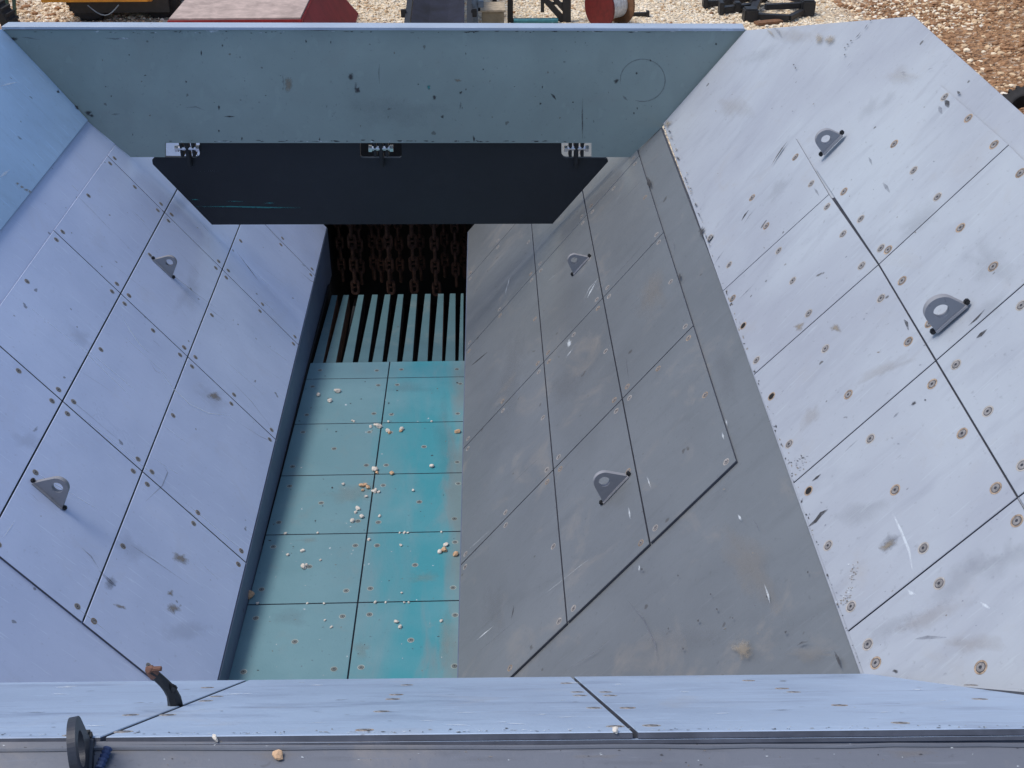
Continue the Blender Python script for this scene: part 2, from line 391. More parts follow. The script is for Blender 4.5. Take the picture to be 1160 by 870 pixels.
def lug(root, pl, base, size, ang=0.0, name='lifting_lug', off=0.0, mat=None, rr=0.28, hk=0.44, hr=0.15, th=0.024):
    """plate standing on the wall: base along the slope, hole in the rounded head"""
    e = (pl.b - pl.n*pl.b.dot(pl.n)).normalized(); t = pl.n.cross(e).normalized()
    rot = Matrix.Rotation(ang, 3, pl.n); e = rot @ e; t = rot @ t
    hb = size*0.5; R_ = size*rr; hh = size*hk; r_ = size*hr
    outl = []
    # tangent hull of base points and head circle
    phi = math.acos(R_/math.hypot(hb, hh)) - math.atan2(hh, hb)
    for k in range(0, 25):
        a = phi + k*((math.pi-2*phi)/24); outl.append((math.cos(a)*R_, hh+math.sin(a)*R_))
    outl = [(hb, 0.0), (hb, size*0.03)] + outl + [(-hb, size*0.03), (-hb, 0.0)]
    P = lambda x, y, d: base + e*x + pl.n*(y+off) + t*d
    bm = bmesh.new(); nn = len(outl); hc = 48
    ring_o = outl
    # build face with hole by bridging outline to circle via angular resampling
    def outline_at(a):
        dx, dy = math.cos(a), math.sin(a); best = None
        for i in range(nn):
            x1, y1 = outl[i]; x2, y2 = outl[(i+1) % nn]; y1 -= hh; y2 -= hh
            ex, ey = x2-x1, y2-y1; den = dx*ey-dy*ex
            if abs(den) < 1e-12: continue
            tt = (x1*ey-y1*ex)/den; ss = (x1*dy-y1*dx)/den
            if tt > 0 and -1e-6 <= ss <= 1+1e-6: best = tt if best is None else max(best, tt)
        return (dx*best, dy*best+hh)
    angs = sorted([2*math.pi*i/hc for i in range(hc)] + [math.atan2(y-hh, x) % (2*math.pi) for x, y in outl if y < size*0.2])
    O = [outline_at(a) for a in angs]; I = [(math.cos(a)*r_, hh+math.sin(a)*r_) for a in angs]; k = len(angs)
    V = {}
    for s_, d in ((0, -th/2), (1, th/2)):
        V[s_] = ([bm.verts.new(P(x, y, d)) for x, y in O], [bm.verts.new(P(x, y, d)) for x, y in I])
    for i in range(k):
        j = (i+1) % k
        for s_ in (0, 1): bm.faces.new((V[s_][0][i], V[s_][0][j], V[s_][1][j], V[s_][1][i]))
        bm.faces.new((V[0][0][i], V[0][0][j], V[1][0][j], V[1][0][i]))
        bm.faces.new((V[0][1][i], V[0][1][j], V[1][1][j], V[1][1][i]))
    bmesh.ops.remove_doubles(bm, verts=bm.verts, dist=1e-5)
    # weld bead along the foot and dark weld stops at both ends
    bm2f = len(bm.faces)
    for d in (-th/2, th/2): bm_tube(bm, [P(-hb, 0.004, d), P(0, 0.006, d*1.05), P(hb, 0.004, d)], 0.007, 6)
    f0 = len(bm.faces)
    for x in (-1, 1): bm_box(bm, P(x*(hb+0.008), 0.010, 0), (0.020, 0.022, 0.022), None, 0.005)
    bm.faces.ensure_lookup_table()
    for i in range(f0, len(bm.faces)): bm.faces[i].material_index = 1
    return make_obj(name, bm, [mat or M['lug'], M['black']], root)

# ================================================================== LOWER SIDE WALLS
YE = {'L': 9.62, 'R': 9.50}
def lower_wall(key, pl, colz, rows, mat, label, other, rowk):
    s = 1 if key == 'R' else -1
    root = thing('hopper_side_wall', label, 'hopper wall', pl.yz(6, colz[0]), 'sloping side walls of the hopper')
    ye = YE[key]; zc = 3.475
    base = [pl.yz(3.25, 1.825), pl.yz(ye, 1.825), pl.yz(ye, zc), pl.yz(2.35, zc)]
    slab('backing_plate', base, pl.n, -0.045, -TH+0.001, mat, root)
    Yr = lambda Y, Z: Y + rowk*(Z-2.45)
    slab('gap_shade_sheet', [pl.yz(Yr(rows[0], colz[0])+.03, colz[0]+.01), pl.yz(Yr(rows[0], colz[-1])+.03, colz[-1]-.02), pl.yz(ye-.02, colz[-1]-.02), pl.yz(ye-.02, colz[0]+.01)], pl.n, -TH+0.0015, -TH+0.0035, M['joint'], root)  # dark sheet painting the shade seen in the gaps between plates
    for ci in range(len(colz)-1):
        z0, z1 = colz[ci], colz[ci+1]
        for ri in range(len(rows)-1):
            y0, y1 = rows[ri], rows[ri+1]
            last = (ri == len(rows)-2)
            P = [pl.yz(Yr(y0, z0), z0), pl.yz(Yr(y0, z1), z1), pl.yz(ye if last else Yr(y1, z1), z1), pl.yz(ye if last else Yr(y1, z0), z0)]
            o = tile(root, pl, P, mat)
            e = (P[1]-P[0]).normalized(); g = (P[3]-P[0]).normalized(); W = (P[1]-P[0]).length; L = (P[3]-P[0]).length
            iw, il = 0.05, 0.055
            sp = [(iw, il), (W-iw, il), (iw, L-il), (W-iw, L-il)]
            if ci == 0: sp += [(W*0.5, il), (W*0.5, L-il)]
            elif (ci+ri) % 2 == 0: sp += [(W*0.5, L-il)]
            sp += [(W-iw, L*0.5)]
            for u, v in sp:
                if v > L or last and v > L*0.9: continue
                kind = 'rust' if random.random() < (0.12 if key == 'L' else 0.3) else 'std'
                put_bolt(o, root, P[0]+e*(u+random.uniform(-.004, .004))+g*(v+random.uniform(-.006, .006)), pl.n, kind, 0.78)
    return root
wl = lower_wall('L', LL, [1.84, 2.442, 2.872, 3.283], [3.95, 5.12, 6.345, 7.585, 8.73, 9.6], M['lilac'],
                'lilac-blue lower side wall of liner plates, left of the teal feeder deck', None, 0.13)
wr = lower_wall('R', RL, [1.84, 2.462, 2.890, 3.308], [3.86, 5.04, 6.178, 7.43, 8.6, 9.5], M['grey'],
                'dull grey lower side wall of liner plates, right of the teal feeder deck', None, 0.095)
# skirts down to the deck
def xedge(pl, Y): return pl.yz(Y, 1.835).x
for key, root, pl, s in (('L', wl, LL, 1), ('R', wr, RL, -1)):
    ye = YE[key]; bm = bmesh.new()
    a0 = pl.yz(3.25, 1.835); a1 = pl.yz(ye, 1.835)
    out = -0.02*s
    pts = [a0+Vector((out, 0, 0)), a1+Vector((out, 0, 0)), Vector((a1.x+out, ye, 1.36)), Vector((a0.x+out, 3.25, 1.62))]
    bm_slab(bm, pts, (s, 0, 0), 0.0, 0.018)
    make_obj('skirt_plate', bm, M['skirt'], root)
# lugs on lower walls
lug(wl, LL, LL.hit(54, 561), 0.185, -0.12); lug(wl, LL, LL.hit(184, 304), 0.165, -0.05)
lug(wr, RL, RL.hit(698, 554), 0.185, 0.14); lug(wr, RL, RL.hit(659, 301), 0.155, 0.05)
mk = Marks()
# white scrape arc on the left wall
mk.stroke(LL, [(136, 354), (146, 372), (158, 390), (169, 400)], 0.009, 'white')
mk.stroke(LL, [(182, 420), (196, 440), (215, 458), (236, 468), (262, 471)], 0.010, 'white')
mk.stroke(LL, [(170, 410), (176, 420), (183, 424)], 0.007, 'mark2')
mk.stroke(LL, [(112, 646), (124, 658), (131, 664)], 0.03, 'mark2')
mk.blot(LL, 126, 661, 8, 8, 'mark2', 0.7); mk.stroke(LL, [(92, 620), (103, 630), (112, 644)], 0.008, 'mark2')
mk.stroke(LL, [(148, 617), (175, 635), (214, 662)], 0.008, 'mark2')
for x, y, rx, ry in ((196, 689, 9, 6), (205, 632, 10, 6), (193, 672, 5, 4), (243, 448, 9, 6), (137, 687, 8, 3)): mk.blot(LL, x, y, rx, ry, 'tan', 0.4)
mk.stroke(LL, [(184, 525), (190, 535), (184, 550), (165, 568)], 0.007, 'mark2')
mk.stroke(LL, [(268, 285), (283, 305), (294, 320)], 0.010, 'mark'); mk.stroke(LL, [(255, 424), (285, 455), (314, 493)], 0.006, 'mark2')
mk.stroke(LL, [(340, 308), (352, 318), (361, 322)], 0.006, 'mark'); mk.blot(LL, 40, 487, 5, 2.5, 'mark2', -0.7)
mk.stroke(LL, [(272, 480), (296, 495), (315, 503)], 0.007, 'mark2')
mk.stroke(LL, [(3, 610), (10, 600), (17, 590)], 0.006, 'white')
for x, y, rx, ry, m, a in ((150, 620, 30, 14, 'film', 0.5), (205, 230, 30, 10, 'film', -0.8), (90, 380, 24, 12, 'film', 0.5), (240, 450, 26, 12, 'film', 0.7), (30, 500, 24, 12, 'film', 0.3), (215, 330, 14, 30, 'film', 0.3), (210, 715, 34, 12, 'film', 0)):
    mk.blot(LL, x, y, rx, ry, m, a, 0.0008, 0.35, 28)
mk.build(wl)
mk = Marks()
for p in ([(575, 325), (577, 314)], [(572, 334), (575, 322)], [(661, 340), (668, 326), (678, 315)], [(641, 405), (649, 395)], [(709, 405), (710, 415), (713, 435)], [(724, 640), (724, 647)],
          [(733, 540), (737, 552)], [(866, 662), (870, 674), (872, 683)], [(836, 583), (840, 590)], [(853, 588), (858, 596), (860, 602)], [(712, 575), (714, 588)], [(640, 760), (675, 738), (690, 724)],
          [(540, 725), (558, 710)], [(711, 680), (728, 700), (742, 730), (745, 752)], [(818, 490), (820, 498)], [(762, 270), (764, 285)], [(822, 475), (824, 482)]):
    pp = [p[0], ((p[0][0]+p[-1][0])/2, (p[0][1]+p[-1][1])/2), p[-1]] if len(p) == 2 else p
    mk.stroke(RL, pp, 0.009, 'white' if p[0][1] > 320 and len(p) == 2 or p[0][0] in (866, 661) else 'mark2')
mk.blot(RL, 645, 389, 3, 5, 'white', 0.3); mk.stroke(RL, [(665, 338), (669, 330), (676, 318)], 0.022, 'white')
mk.stroke(RL, [(534, 414), (540, 409), (546, 404), (552, 399)], 0.018, 'mark')
mk.stroke(RL, [(579, 702), (581, 693), (582, 686)], 0.010, 'mark'); mk.stroke(RL, [(903, 731), (908, 728), (915, 727)], 0.010, 'mark')
mk.stroke(RL, [(945, 738), (949, 746), (953, 757)], 0.014, 'mark'); mk.stroke(RL, [(733, 200), (735, 207), (738, 212)], 0.03, 'mark')
mk.blot(RL, 770, 313, 2, 5, 'mark'); mk.blot(RL, 890, 716, 2, 2, 'mark')
for x, y in ((774, 735), (791, 703), (812, 690), (830, 700), (727, 645), (768, 652), (915, 648), (805, 673), (757, 712), (869, 676)): mk.blot(RL, x, y, 1.3, 1.8, 'mark')
mk.blot(RL, 840, 735, 14, 12, 'tan', 0.6)
for x, y, rx, ry, m, a in ((850, 640, 60, 24, 'film2', 0.9), (780, 720, 60, 20, 'film', 0), (920, 740, 40, 10, 'film2', 0), (740, 330, 20, 30, 'film2', 0.4), (580, 420, 14, 60, 'film', 0.1), (640, 440, 30, 20, 'film', -0.7), (560, 690, 20, 40, 'film', 0.2), (820, 420, 12, 40, 'film', -0.3)):
    mk.blot(RL, x, y, rx, ry, m, a, 0.0008, 0.35, 28)
mk.build(wr)

rs = random.Random(3)
for root, pl, col in ((wl, LL, ('white', 'mark2', 'white')), (wr, RL, ('mark2', 'film2', 'white'))):
    mk = Marks(); z0, z1 = 1.9, 3.4
    def PP(Y, Z): return pl.yz(Y, Z)
    for k in range(45 if pl is LL else 22):
        Y = rs.uniform(3.9, 9.2); Z = rs.uniform(z0+.1, z1); L = rs.uniform(.05, .35); sl = rs.uniform(-.35, .35); m = rs.choice(col); n = 5; ww = rs.uniform(.001, .0035)
        ps = [PP(Y+sl*L*i/n+.004*rs.random(), max(1.86, Z-L*i/n)) + pl.n*0.0013 for i in range(n+1)]
        px = []
        mi = mk.slot(m); prev = None
        for i, p in enumerate(ps):
            t = (ps[min(i+1, n)]-ps[max(i-1, 0)]).normalized(); b = pl.n.cross(t); w_ = ww*(0.3 if i in (0, n) else 1)
            a_ = mk.bm.verts.new(p+b*w_); b_ = mk.bm.verts.new(p-b*w_); a_[mk.fl] = b_[mk.fl] = 0.3 if i in (0, n) else rs.uniform(.3, .6)
            if prev: f = mk.bm.faces.new((prev[0], a_, b_, prev[1])); f.material_index = mi
            prev = (a_, b_)
    mk.build(root, 'sliding_scratches')
# ================================================================== UPPER SIDE WALLS
LIFT = 0.018
def yz_up(pl, Y, Z, off=LIFT): 
    p = pl.yz(Y, Z); return p
ru_root = thing('hopper_upper_wall', 'pale rubbed upper side wall with big rusty bolts, right of the grey wall', 'hopper wall', RU.hit(1000, 300), 'flared upper walls of the hopper')
RUc = lambda Y: RU.yz(Y, RL.yz(Y, 3.47).z)
z_cr = RU.hit(855, 425).z
# backing sheet: crease, front wall corner, chamfer, top edge
pc0 = RU.hit(751, 140); pc1 = RU.hit(972, 758); pt = RU.hit(845, 34); pt2 = RU.hit(1035, 18); pt3 = RU.hit(1160, 130)
topdir = (pt3-pt2).normalized(); pt4 = pt2 + topdir*(pt2.y-1.0)/abs(topdir.y)
crd = (pc1-pc0).normalized(); pc2 = pc0 + crd*(pc0.y-1.9)/abs(crd.y); pc3 = RU.yz(1.3, 4.6)
BK = 0.010
slab('backing_plate', [pc0, pt, pt2, pt4, RU.yz(1.15, 4.62), pc2], RU.n, -0.012, 0.0, M['pale'], ru_root, bevel=0.003)
TOPT = 0.010
ztA, ztB = RU.hit(996, 300).z, RU.hit(1145, 165).z   # column lines
def rut(px, gap=0.0032): return tile(ru_root, RU, [p if isinstance(p, Vector) else RU.hit(*p) for p in px], M['pale'], gap, 0.008, TOPT)
def ext(a, b, k):   # point beyond b on line ab
    A = RU.hit(*a); B = RU.hit(*b); return B+(B-A)*k
cr = lambda y: (751.5+(y-140)*0.3575, y)
tiles_ru = []
tA0 = (903, 157); tA1 = (941, 221); tA2 = (997, 301); tA3 = (1062, 410); tA4 = (1155, 565)
l0 = (764, 176); l1 = (820, 331); l2 = (855, 426); l3 = (900, 549); l4 = (962, 717)
tiles_ru.append((rut([cr(285), (903, 157), tA1, l1]), [(901, 178), (919, 208), (852, 224), (868, 256), (804, 269), (826, 300)]))
tiles_ru.append((rut([l1, tA1, tA2, l2]), [(882, 284), (955, 265), (976, 301), (898, 318), (916, 355), (842, 369), (857, 408), (830, 338), (937, 234)]))
tiles_ru.append((rut([l2, tA2, tA3, l3]), [(874, 449), (935, 395), (998, 338), (894, 503), (961, 447), (1029, 387)]))
tiles_ru.append((rut([l3, tA3, tA4, l4]), [(916, 556), (986, 497), (1056, 435), (938, 618), (1014, 555), (1090, 491), (964, 687), (1046, 621), (1128, 553)]))
n4 = RU.hit(*tA4); n4b = ext(tA3, tA4, 1.0)
tiles_ru.append((rut([l4, tA4, n4b, ext(l3, l4, 1.05)]), [(983, 730), (992, 751), (1064, 661), (1111, 756), (1152, 590)]))
tB0 = (1066, 96); tB1 = (1145, 165); tB2 = ext(tB0, tB1, 1.0)
tiles_ru.append((rut([tA1, (1043, 112), tB0, tB1, tA2]) if False else rut([(925, 193), tB0, tB1, tA2]), [(1126, 164), (1097, 134), (1070, 110), (1035, 193), (1013, 163), (1062, 223), (975, 248), (998, 281), (956, 217)]))
b2 = RU.hit(1160, 325)
dirr = (b2-RU.hit(*tA3)); b2e = RU.hit(*tA3)+dirr*((RU.hit(*tB1)-RU.hit(*tA2)).length/dirr.length)
b1 = RU.hit(*tB1)
tiles_ru.append((rut([tA2, b1, b2e, tA3]), [(1088, 258), (1156, 196), (1022, 318), (1125, 302), (1053, 366), (1006, 283)]))
b3 = n4 + (b2e-RU.hit(*tA3)); 
tiles_ru.append((rut([tA3, b2e, b3, n4]), [(1083, 413), (1157, 346), (1119, 466), (1158, 527)]))
cc_ = (b3+RU.hit(*tA2))/2
slab('gap_shade_sheet', [RU.hit(824, 338), RU.hit(938, 226), RU.hit(1140, 169), b3+(cc_-b3)*.03, n4+(cc_-n4)*.01, RU.hit(967, 716)], RU.n, 0.0004, 0.0016, M['joint'], ru_root)
b4 = n4b + (b2e-RU.hit(*tA3)); tiles_ru.append((rut([n4, b3, b4, n4b]), []))
for o, bl in tiles_ru:
    for (x, y) in bl:
        kind = 'hole' if (x, y) in ((874, 449), (916, 556), (842, 369)) else ('rust' if random.random() < 0.4 else 'std')
        put_bolt(o, ru_root, RU.hit(x, y, TOPT), RU.n, kind, 1.0)
lug(ru_root, RU, RU.hit(945, 165, TOPT), 0.125, off=TOPT, rr=0.40, hk=0.40, hr=0.19); lug(ru_root, RU, RU.hit(1080, 362, TOPT), 0.142, off=TOPT, rr=0.42, hk=0.42, hr=0.20)
mk = Marks(); LQ = TOPT+0.0012
st = lambda p, w, m, l=LQ: mk.stroke(RU, p, w, m, l)
st([(983, 27), (981, 30), (979, 33)], .012, 'mark'); st([(975, 36), (972, 40), (969, 43)], .012, 'mark')
for x, y in ((964, 46), (960, 50), (957, 54), (986, 23), (957, 62), (901, 77), (899, 73)): mk.blot(RU, x, y, 1.4, 1.2, 'mark', 0, LQ)
st([(874, 187), (880, 177), (886, 168), (892, 160)], .014, 'mark'); st([(840, 250), (844, 243), (848, 238)], .022, 'mark'); st([(842, 255), (849, 244), (857, 235)], .010, 'mark2')
st([(876, 30), (882, 36), (886, 43)], .02, 'mark2'); st([(868, 33), (873, 37), (877, 42)], .015, 'tan'); st([(1000, 207), (1004, 212), (1008, 218)], .018, 'mark2')
st([(984, 178), (986, 182), (988, 187)], .010, 'mark2'); st([(1063, 120), (1065, 124), (1067, 129)], .018, 'mark2'); st([(1070, 113), (1073, 117), (1075, 122)], .022, 'mark'); st([(1084, 103), (1086, 105), (1088, 107)], .016, 'mark')
st([(1050, 80), (1053, 78), (1057, 77)], .012, 'mark2'); st([(959, 76), (962, 73), (966, 69)], .010, 'mark2'); st([(922, 213), (925, 217), (928, 222)], .010, 'mark2')
st([(809, 300), (814, 292), (820, 284)], .014, 'mark2'); st([(838, 338), (846, 330), (854, 322)], .010, 'mark2'); mk.blot(RU, 795, 262, 4, 6, 'mark', 0.3, LQ); mk.blot(RU, 1023, 82, 3, 2, 'mark2', 0, LQ)
st([(1097, 369), (1106, 361), (1116, 350)], .010, 'mark'); st([(1106, 383), (1111, 379), (1118, 373)], .018, 'mark'); st([(1024, 362), (1027, 366), (1029, 374)], .012, 'mark'); mk.blot(RU, 1035, 457, 4, 2.2, 'mark', -0.6, LQ)
mk.blot(RU, 1048, 453, 1.5, 1.5, 'mark', 0, LQ); st([(1012, 473), (1015, 470), (1018, 467)], .016, 'mark2'); st([(957, 512), (964, 505), (972, 498)], .010, 'mark2'); st([(920, 545), (925, 541), (930, 537)], .014, 'mark')
st([(915, 597), (924, 590), (930, 582), (938, 577)], .018, 'mark'); st([(1012, 583), (1020, 600), (1030, 624), (1034, 648)], .009, 'white'); mk.blot(RU, 1008, 615, 15, 9, 'mark2', -0.5, LQ); mk.blot(RU, 1005, 618, 12, 5, 'tan', -0.5, LQ+0.0004)
st([(1028, 668), (1032, 672), (1037, 674)], .012, 'white'); st([(1110, 682), (1116, 686), (1122, 690)], .012, 'white'); st([(1036, 724), (1050, 722), (1072, 722)], .012, 'mark2'); mk.blot(RU, 1014, 760, 4, 3, 'mark', 0, LQ)
for k in range(60):   # knocked-off paint above the bolt near the crease
    t_ = random.random(); mk.blot(RU, 957+t_*12+random.gauss(0, 3), 684-t_*46+random.gauss(0, 3), random.uniform(.8, 2.2), random.uniform(.8, 2.0), random.choice(['tan', 'white', 'mark2', 'tan']), 0, LQ, 0.5, 7)
for k in range(90):
    yy = random.uniform(145, 755); mk.blot(RU, 751.5+(yy-140)*0.3575+2+abs(random.gauss(0, 2.2)), yy, random.uniform(.6, 2.0), random.uniform(.8, 3.0), random.choice(['tan', 'mark', 'mark2', 'mark']), -0.3, LQ, 0.5, 7)
for k in range(60): mk.blot(RU, random.uniform(800, 1150), random.uniform(60, 740), random.uniform(.6, 2.2), random.uniform(.5, 1.4), random.choice(['tan', 'mark2', 'mark2']), random.uniform(-1, 0), LQ, 0.5, 7)
for k in range(26): mk.blot(RU, 908+random.gauss(0, 6), 525+random.gauss(0, 5), random.uniform(.8, 2.4), random.uniform(.8, 1.8), random.choice(['tan', 'mark2', 'mark']), 0, LQ, 0.5, 7)
for x, y, rx, ry, a in ((756, 140, 5, 6, 0.3), (947, 372, 8, 5, 0.3), (905, 370, 9, 5, -0.7), (940, 45, 8, 7, 0), (928, 44, 5, 7, 0)): mk.blot(RU, x, y, rx, ry, 'tan', a, LQ)
for x, y, rx, ry, m, a in ((1090, 655, 75, 16, 'film', -0.62), (1010, 710, 40, 12, 'film', -0.5), (975, 580, 38, 16, 'film', -0.5), (1120, 350, 30, 12, 'film', -0.6), (1120, 300, 34, 26, 'film', 0.2), (1000, 420, 40, 9, 'film2', -0.4), (920, 470, 18, 10, 'film2', -0.8), (1140, 630, 40, 20, 'film', -0.5),
    (985, 120, 22, 7, 'film', -0.9), (1005, 112, 18, 6, 'film', -0.9), (830, 120, 22, 16, 'film2', 0.3), (860, 60, 26, 10, 'film', -0.4), (1050, 700, 60, 12, 'film2', -0.4), (1020, 85, 24, 12, 'film2', 0), (880, 215, 22, 8, 'film', -0.9), (1100, 730, 40, 12, 'film2', 0), (900, 40, 30, 12, 'film2', 0.2), (1040, 250, 40, 16, 'film', -0.6)):
    mk.blot(RU, x, y, rx, ry, m, a, LQ-0.0003, 0.35, 28)
mk.build(ru_root)

lu_root = thing('hopper_upper_wall', 'smooth sky-blue upper side wall at the left edge of the hopper', 'hopper wall', LU.hit(20, 150), 'flared upper walls of the hopper')
q0_ = LU.hit(100, 136); qd = (LU.hit(0, 262)-q0_).normalized(); q1 = q0_+qd*(q0_.y-1.9)/abs(qd.y)
q2 = LU.hit(5, 33); q3 = LU.yz(6.0, 4.68); q4 = LU.yz(1.0, 4.68)
slab('backing_plate', [q0_, q2, q3, q4, LU.yz(1.15, 4.55), q1], LU.n, -0.028, 0.0, M['sky'], lu_root, bevel=0.003)
mk = Marks(); mk.stroke(LU, [(0, 98), (10, 95), (20, 93)], 0.014, 'white'); mk.stroke(LU, [(0, 201), (5, 197), (11, 192)], 0.016, 'white')
for x, y in ((25, 212), (30, 215), (20, 208), (34, 217)): mk.blot(LU, x, y, 3, 2, 'tan', 0.3)
mk.blot(LU, 66, 104, 2, 2, 'mark'); mk.blot(LU, 88, 122, 5, 2.2, 'mark', 0.6); mk.build(lu_root)

# ================================================================== FRONT WALL
fw = thing('front_plate', 'slate-green upright cross plate closing the far end of the hopper', 'hopper wall', FW.hit(430, 100))
fpx = [(3, 34), (99, 137), (148, 178), (187, 178), (187, 162), (670, 162), (670, 178), (714, 178), (753, 141), (846, 34)]
bm = bmesh.new(); fpts = [FW.hit(*p) for p in fpx]; bm_slab(bm, fpts, FW.n, -0.022, 0.0); make_obj('cross_plate', bm, M['slate'], fw)
tl, tr = FW.hit(3, 33), FW.hit(843, 35); dY = Vector((0, 1, 0))
bm = bmesh.new(); bm_slab(bm, [tl+FW.n*0.012, tr+FW.n*0.012, tr-FW.n*0.10, tl-FW.n*0.10], (0, 0, 1), 0.002, 0.022, 0.004); make_obj('top_flange', bm, M['edge'], fw)
mk = Marks()
for p, w, m in (([(119, 43), (130, 44), (147, 43)], .012, 'mark2'), ([(132, 44), (140, 43.5), (147, 43.5)], .012, 'white'), ([(228, 63), (228, 60), (228, 57)], .014, 'mark'), ([(248, 125), (248, 121), (248, 119)], .02, 'mark'), ([(252, 53), (252, 50)], .01, 'mark'),
    ([(254, 132), (260, 132), (266, 132)], .012, 'mark'), ([(320, 84), (321, 92), (322, 100)], .010, 'mark2'), ([(210, 122), (222, 121), (232, 125)], .010, 'mark2'), ([(660, 111), (659.5, 130), (659, 150)], .010, 'mark2'), ([(660, 158), (660, 140), (660, 124)], .006, 'mark'),
    ([(624, 106), (627, 109), (630, 113)], .016, 'mark'), ([(705, 108), (708, 111), (711, 114)], .016, 'mark2'), ([(25, 130-88), (33, 43), (44, 45)], .012, 'mark2'), ([(333, 33.5), (360, 33.6), (388, 33.8)], .018, 'mark'), ([(232, 34), (240, 36), (250, 34)], .02, 'white'),
    ([(430, 72), (429, 82), (430, 95)], .012, 'mark2'), ([(522, 115), (521, 124)], .014, 'mark2'), ([(537, 161), (537, 157), (536, 153)], .014, 'mark'), ([(126, 130), (130, 129.5), (136, 129)], .012, 'mark2')):
    if len(p) == 2: p = [p[0], ((p[0][0]+p[1][0])/2, (p[0][1]+p[1][1])/2), p[1]]
    mk.stroke(FW, p, w, m)
ring = [(728+25.5*math.cos(a), 91+24*math.sin(a)) for a in [math.radians(170+k*12) for k in range(26)]]
mk.stroke(FW, ring, .008, 'mark2')
for x, y, rx, ry, m in ((450, 125, 70, 20, 'film'), (327, 96, 5, 10, 'tan'), (397, 87, 4, 4, 'mark'), (405, 102, 4, 5, 'mark'), (403, 98, 2, 6, 'mark2'), (492, 110, 3, 3, 'mark'), (501, 132, 2, 2, 'mark'), (486, 99, 2, 4, 'green'), (522, 105, 2, 2, 'mark'), (519, 91, 4, 2, 'tan'), (698, 92, 3, 3, 'mark'), (721, 83, 1.5, 1.5, 'mark'),
    (811, 50, 1.5, 1.5, 'mark'), (15, 44, 5, 2.5, 'mark'), (718, 128, 1, 1.5, 'mark'), (639, 70, 2, 1.5, 'mark2'), (86, 121, 3, 2, 'mark'), (100, 128, 4, 3, 'mark'), (104, 131, 3, 2, 'mark'), (248, 148, 1.2, 2, 'mark'), (274, 157, 1.2, 2.5, 'mark'), (362, 158, 1.2, 2.5, 'mark')):
    mk.blot(FW, x, y, rx, ry, m)
for k in range(70): mk.blot(FW, random.uniform(20, 830), 35.5+abs(random.gauss(0, 1.0)), random.uniform(.8, 5), random.uniform(.4, .9), random.choice(['mark', 'mark', 'white']), 0, 0.0012, 0.5, 8)
for k in range(60): mk.blot(FW, random.uniform(190, 668), 160.5-abs(random.gauss(0, .8)), random.uniform(.8, 5), random.uniform(.4, .9), random.choice(['mark', 'mark', 'white']), 0, 0.0012, 0.5, 8)
for k in range(60): mk.blot(FW, random.uniform(110, 740), random.uniform(42, 155), random.uniform(.5, 1.6), random.uniform(.5, 2.2), random.choice(['mark2', 'mark', 'tan']), 0, 0.0012, 0.5, 8)
mk.build(fw)

# ================================================================== HANGING GATE
GP = Plane(FW.q-FW.n*0.07, fb-fa, (0, 0, 1), (0, -1, 0))
gt = thing('hanging_gate', 'black swinging gate plate hung below the slate-green cross plate', 'gate', GP.hit(430, 215))
def arc(cx, cy, r, a0, a1, k=4): return [(cx+r*math.cos(math.radians(a0+(a1-a0)*i/k)), cy+r*math.sin(math.radians(a0+(a1-a0)*i/k))) for i in range(k+1)]
gpx = [(240, 254.5), (173, 186)] + arc(177, 183, 5, 200, 270, 4) + [(222, 178.5)] + arc(222, 174, 4.2, 90, 0, 3) + [(226, 140), (408, 140), (408, 176)] + arc(411, 176, 3, 180, 90, 2) + [(452, 179)] + arc(452, 176, 3, 90, 0, 2) + \
      [(455, 140), (636, 140), (636, 172)] + arc(641, 174, 5, 180, 90, 3) + [(683, 179)] + arc(684, 184, 5, 270, 350, 4) + [(626, 253.5)]
gf = [GP.hit(*p) for p in gpx]
bm = bmesh.new(); bm_slab(bm, gf, GP.n, -0.03, 0.0)
make_obj('gate_plate', bm, M['gate'], gt)
mk = Marks()
mk.stroke(GP, [(222, 234), (262, 234), (300, 235), (343, 235.3)], .012, 'green'); mk.stroke(GP, [(215, 226), (221, 226), (227, 226.5)], .008, 'green'); mk.stroke(GP, [(254, 228), (266, 228), (279, 228.5)], .007, 'green'); mk.stroke(GP, [(299, 230), (305, 230), (312, 230)], .010, 'green')
mk.stroke(GP, [(222, 194), (240, 193.5), (252, 194)], .005, 'mark2'); mk.build(gt)
for cx in (213.5, 432, 652.5):
    bm = bmesh.new(); p = GP.hit(cx, 170)
    for dx in (-0.042, 0.042): bm_box(bm, p+Vector((dx, 0.0, 0.07)), (0.022, 0.07, 0.22), None, 0.004)
    bm_box(bm, p+Vector((0, -0.01, -0.01)), (0.03, 0.06, 0.22), None, 0.006)
    h = make_obj('hinge', bm, M['black'], gt)
    bm = bmesh.new(); c = p+Vector((0, -0.02, 0.02))
    bm_tube(bm, [c-Vector((0.075, 0, 0)), c+Vector((0.075, 0, 0))], 0.016, 12); 
    for dx in (-0.075, 0.075): bm_tube(bm, [c+Vector((dx-0.012, 0, 0)), c+Vector((dx+0.012, 0, 0))], 0.026, 6)
    make_obj('pin', bm, M['chrome'], h)

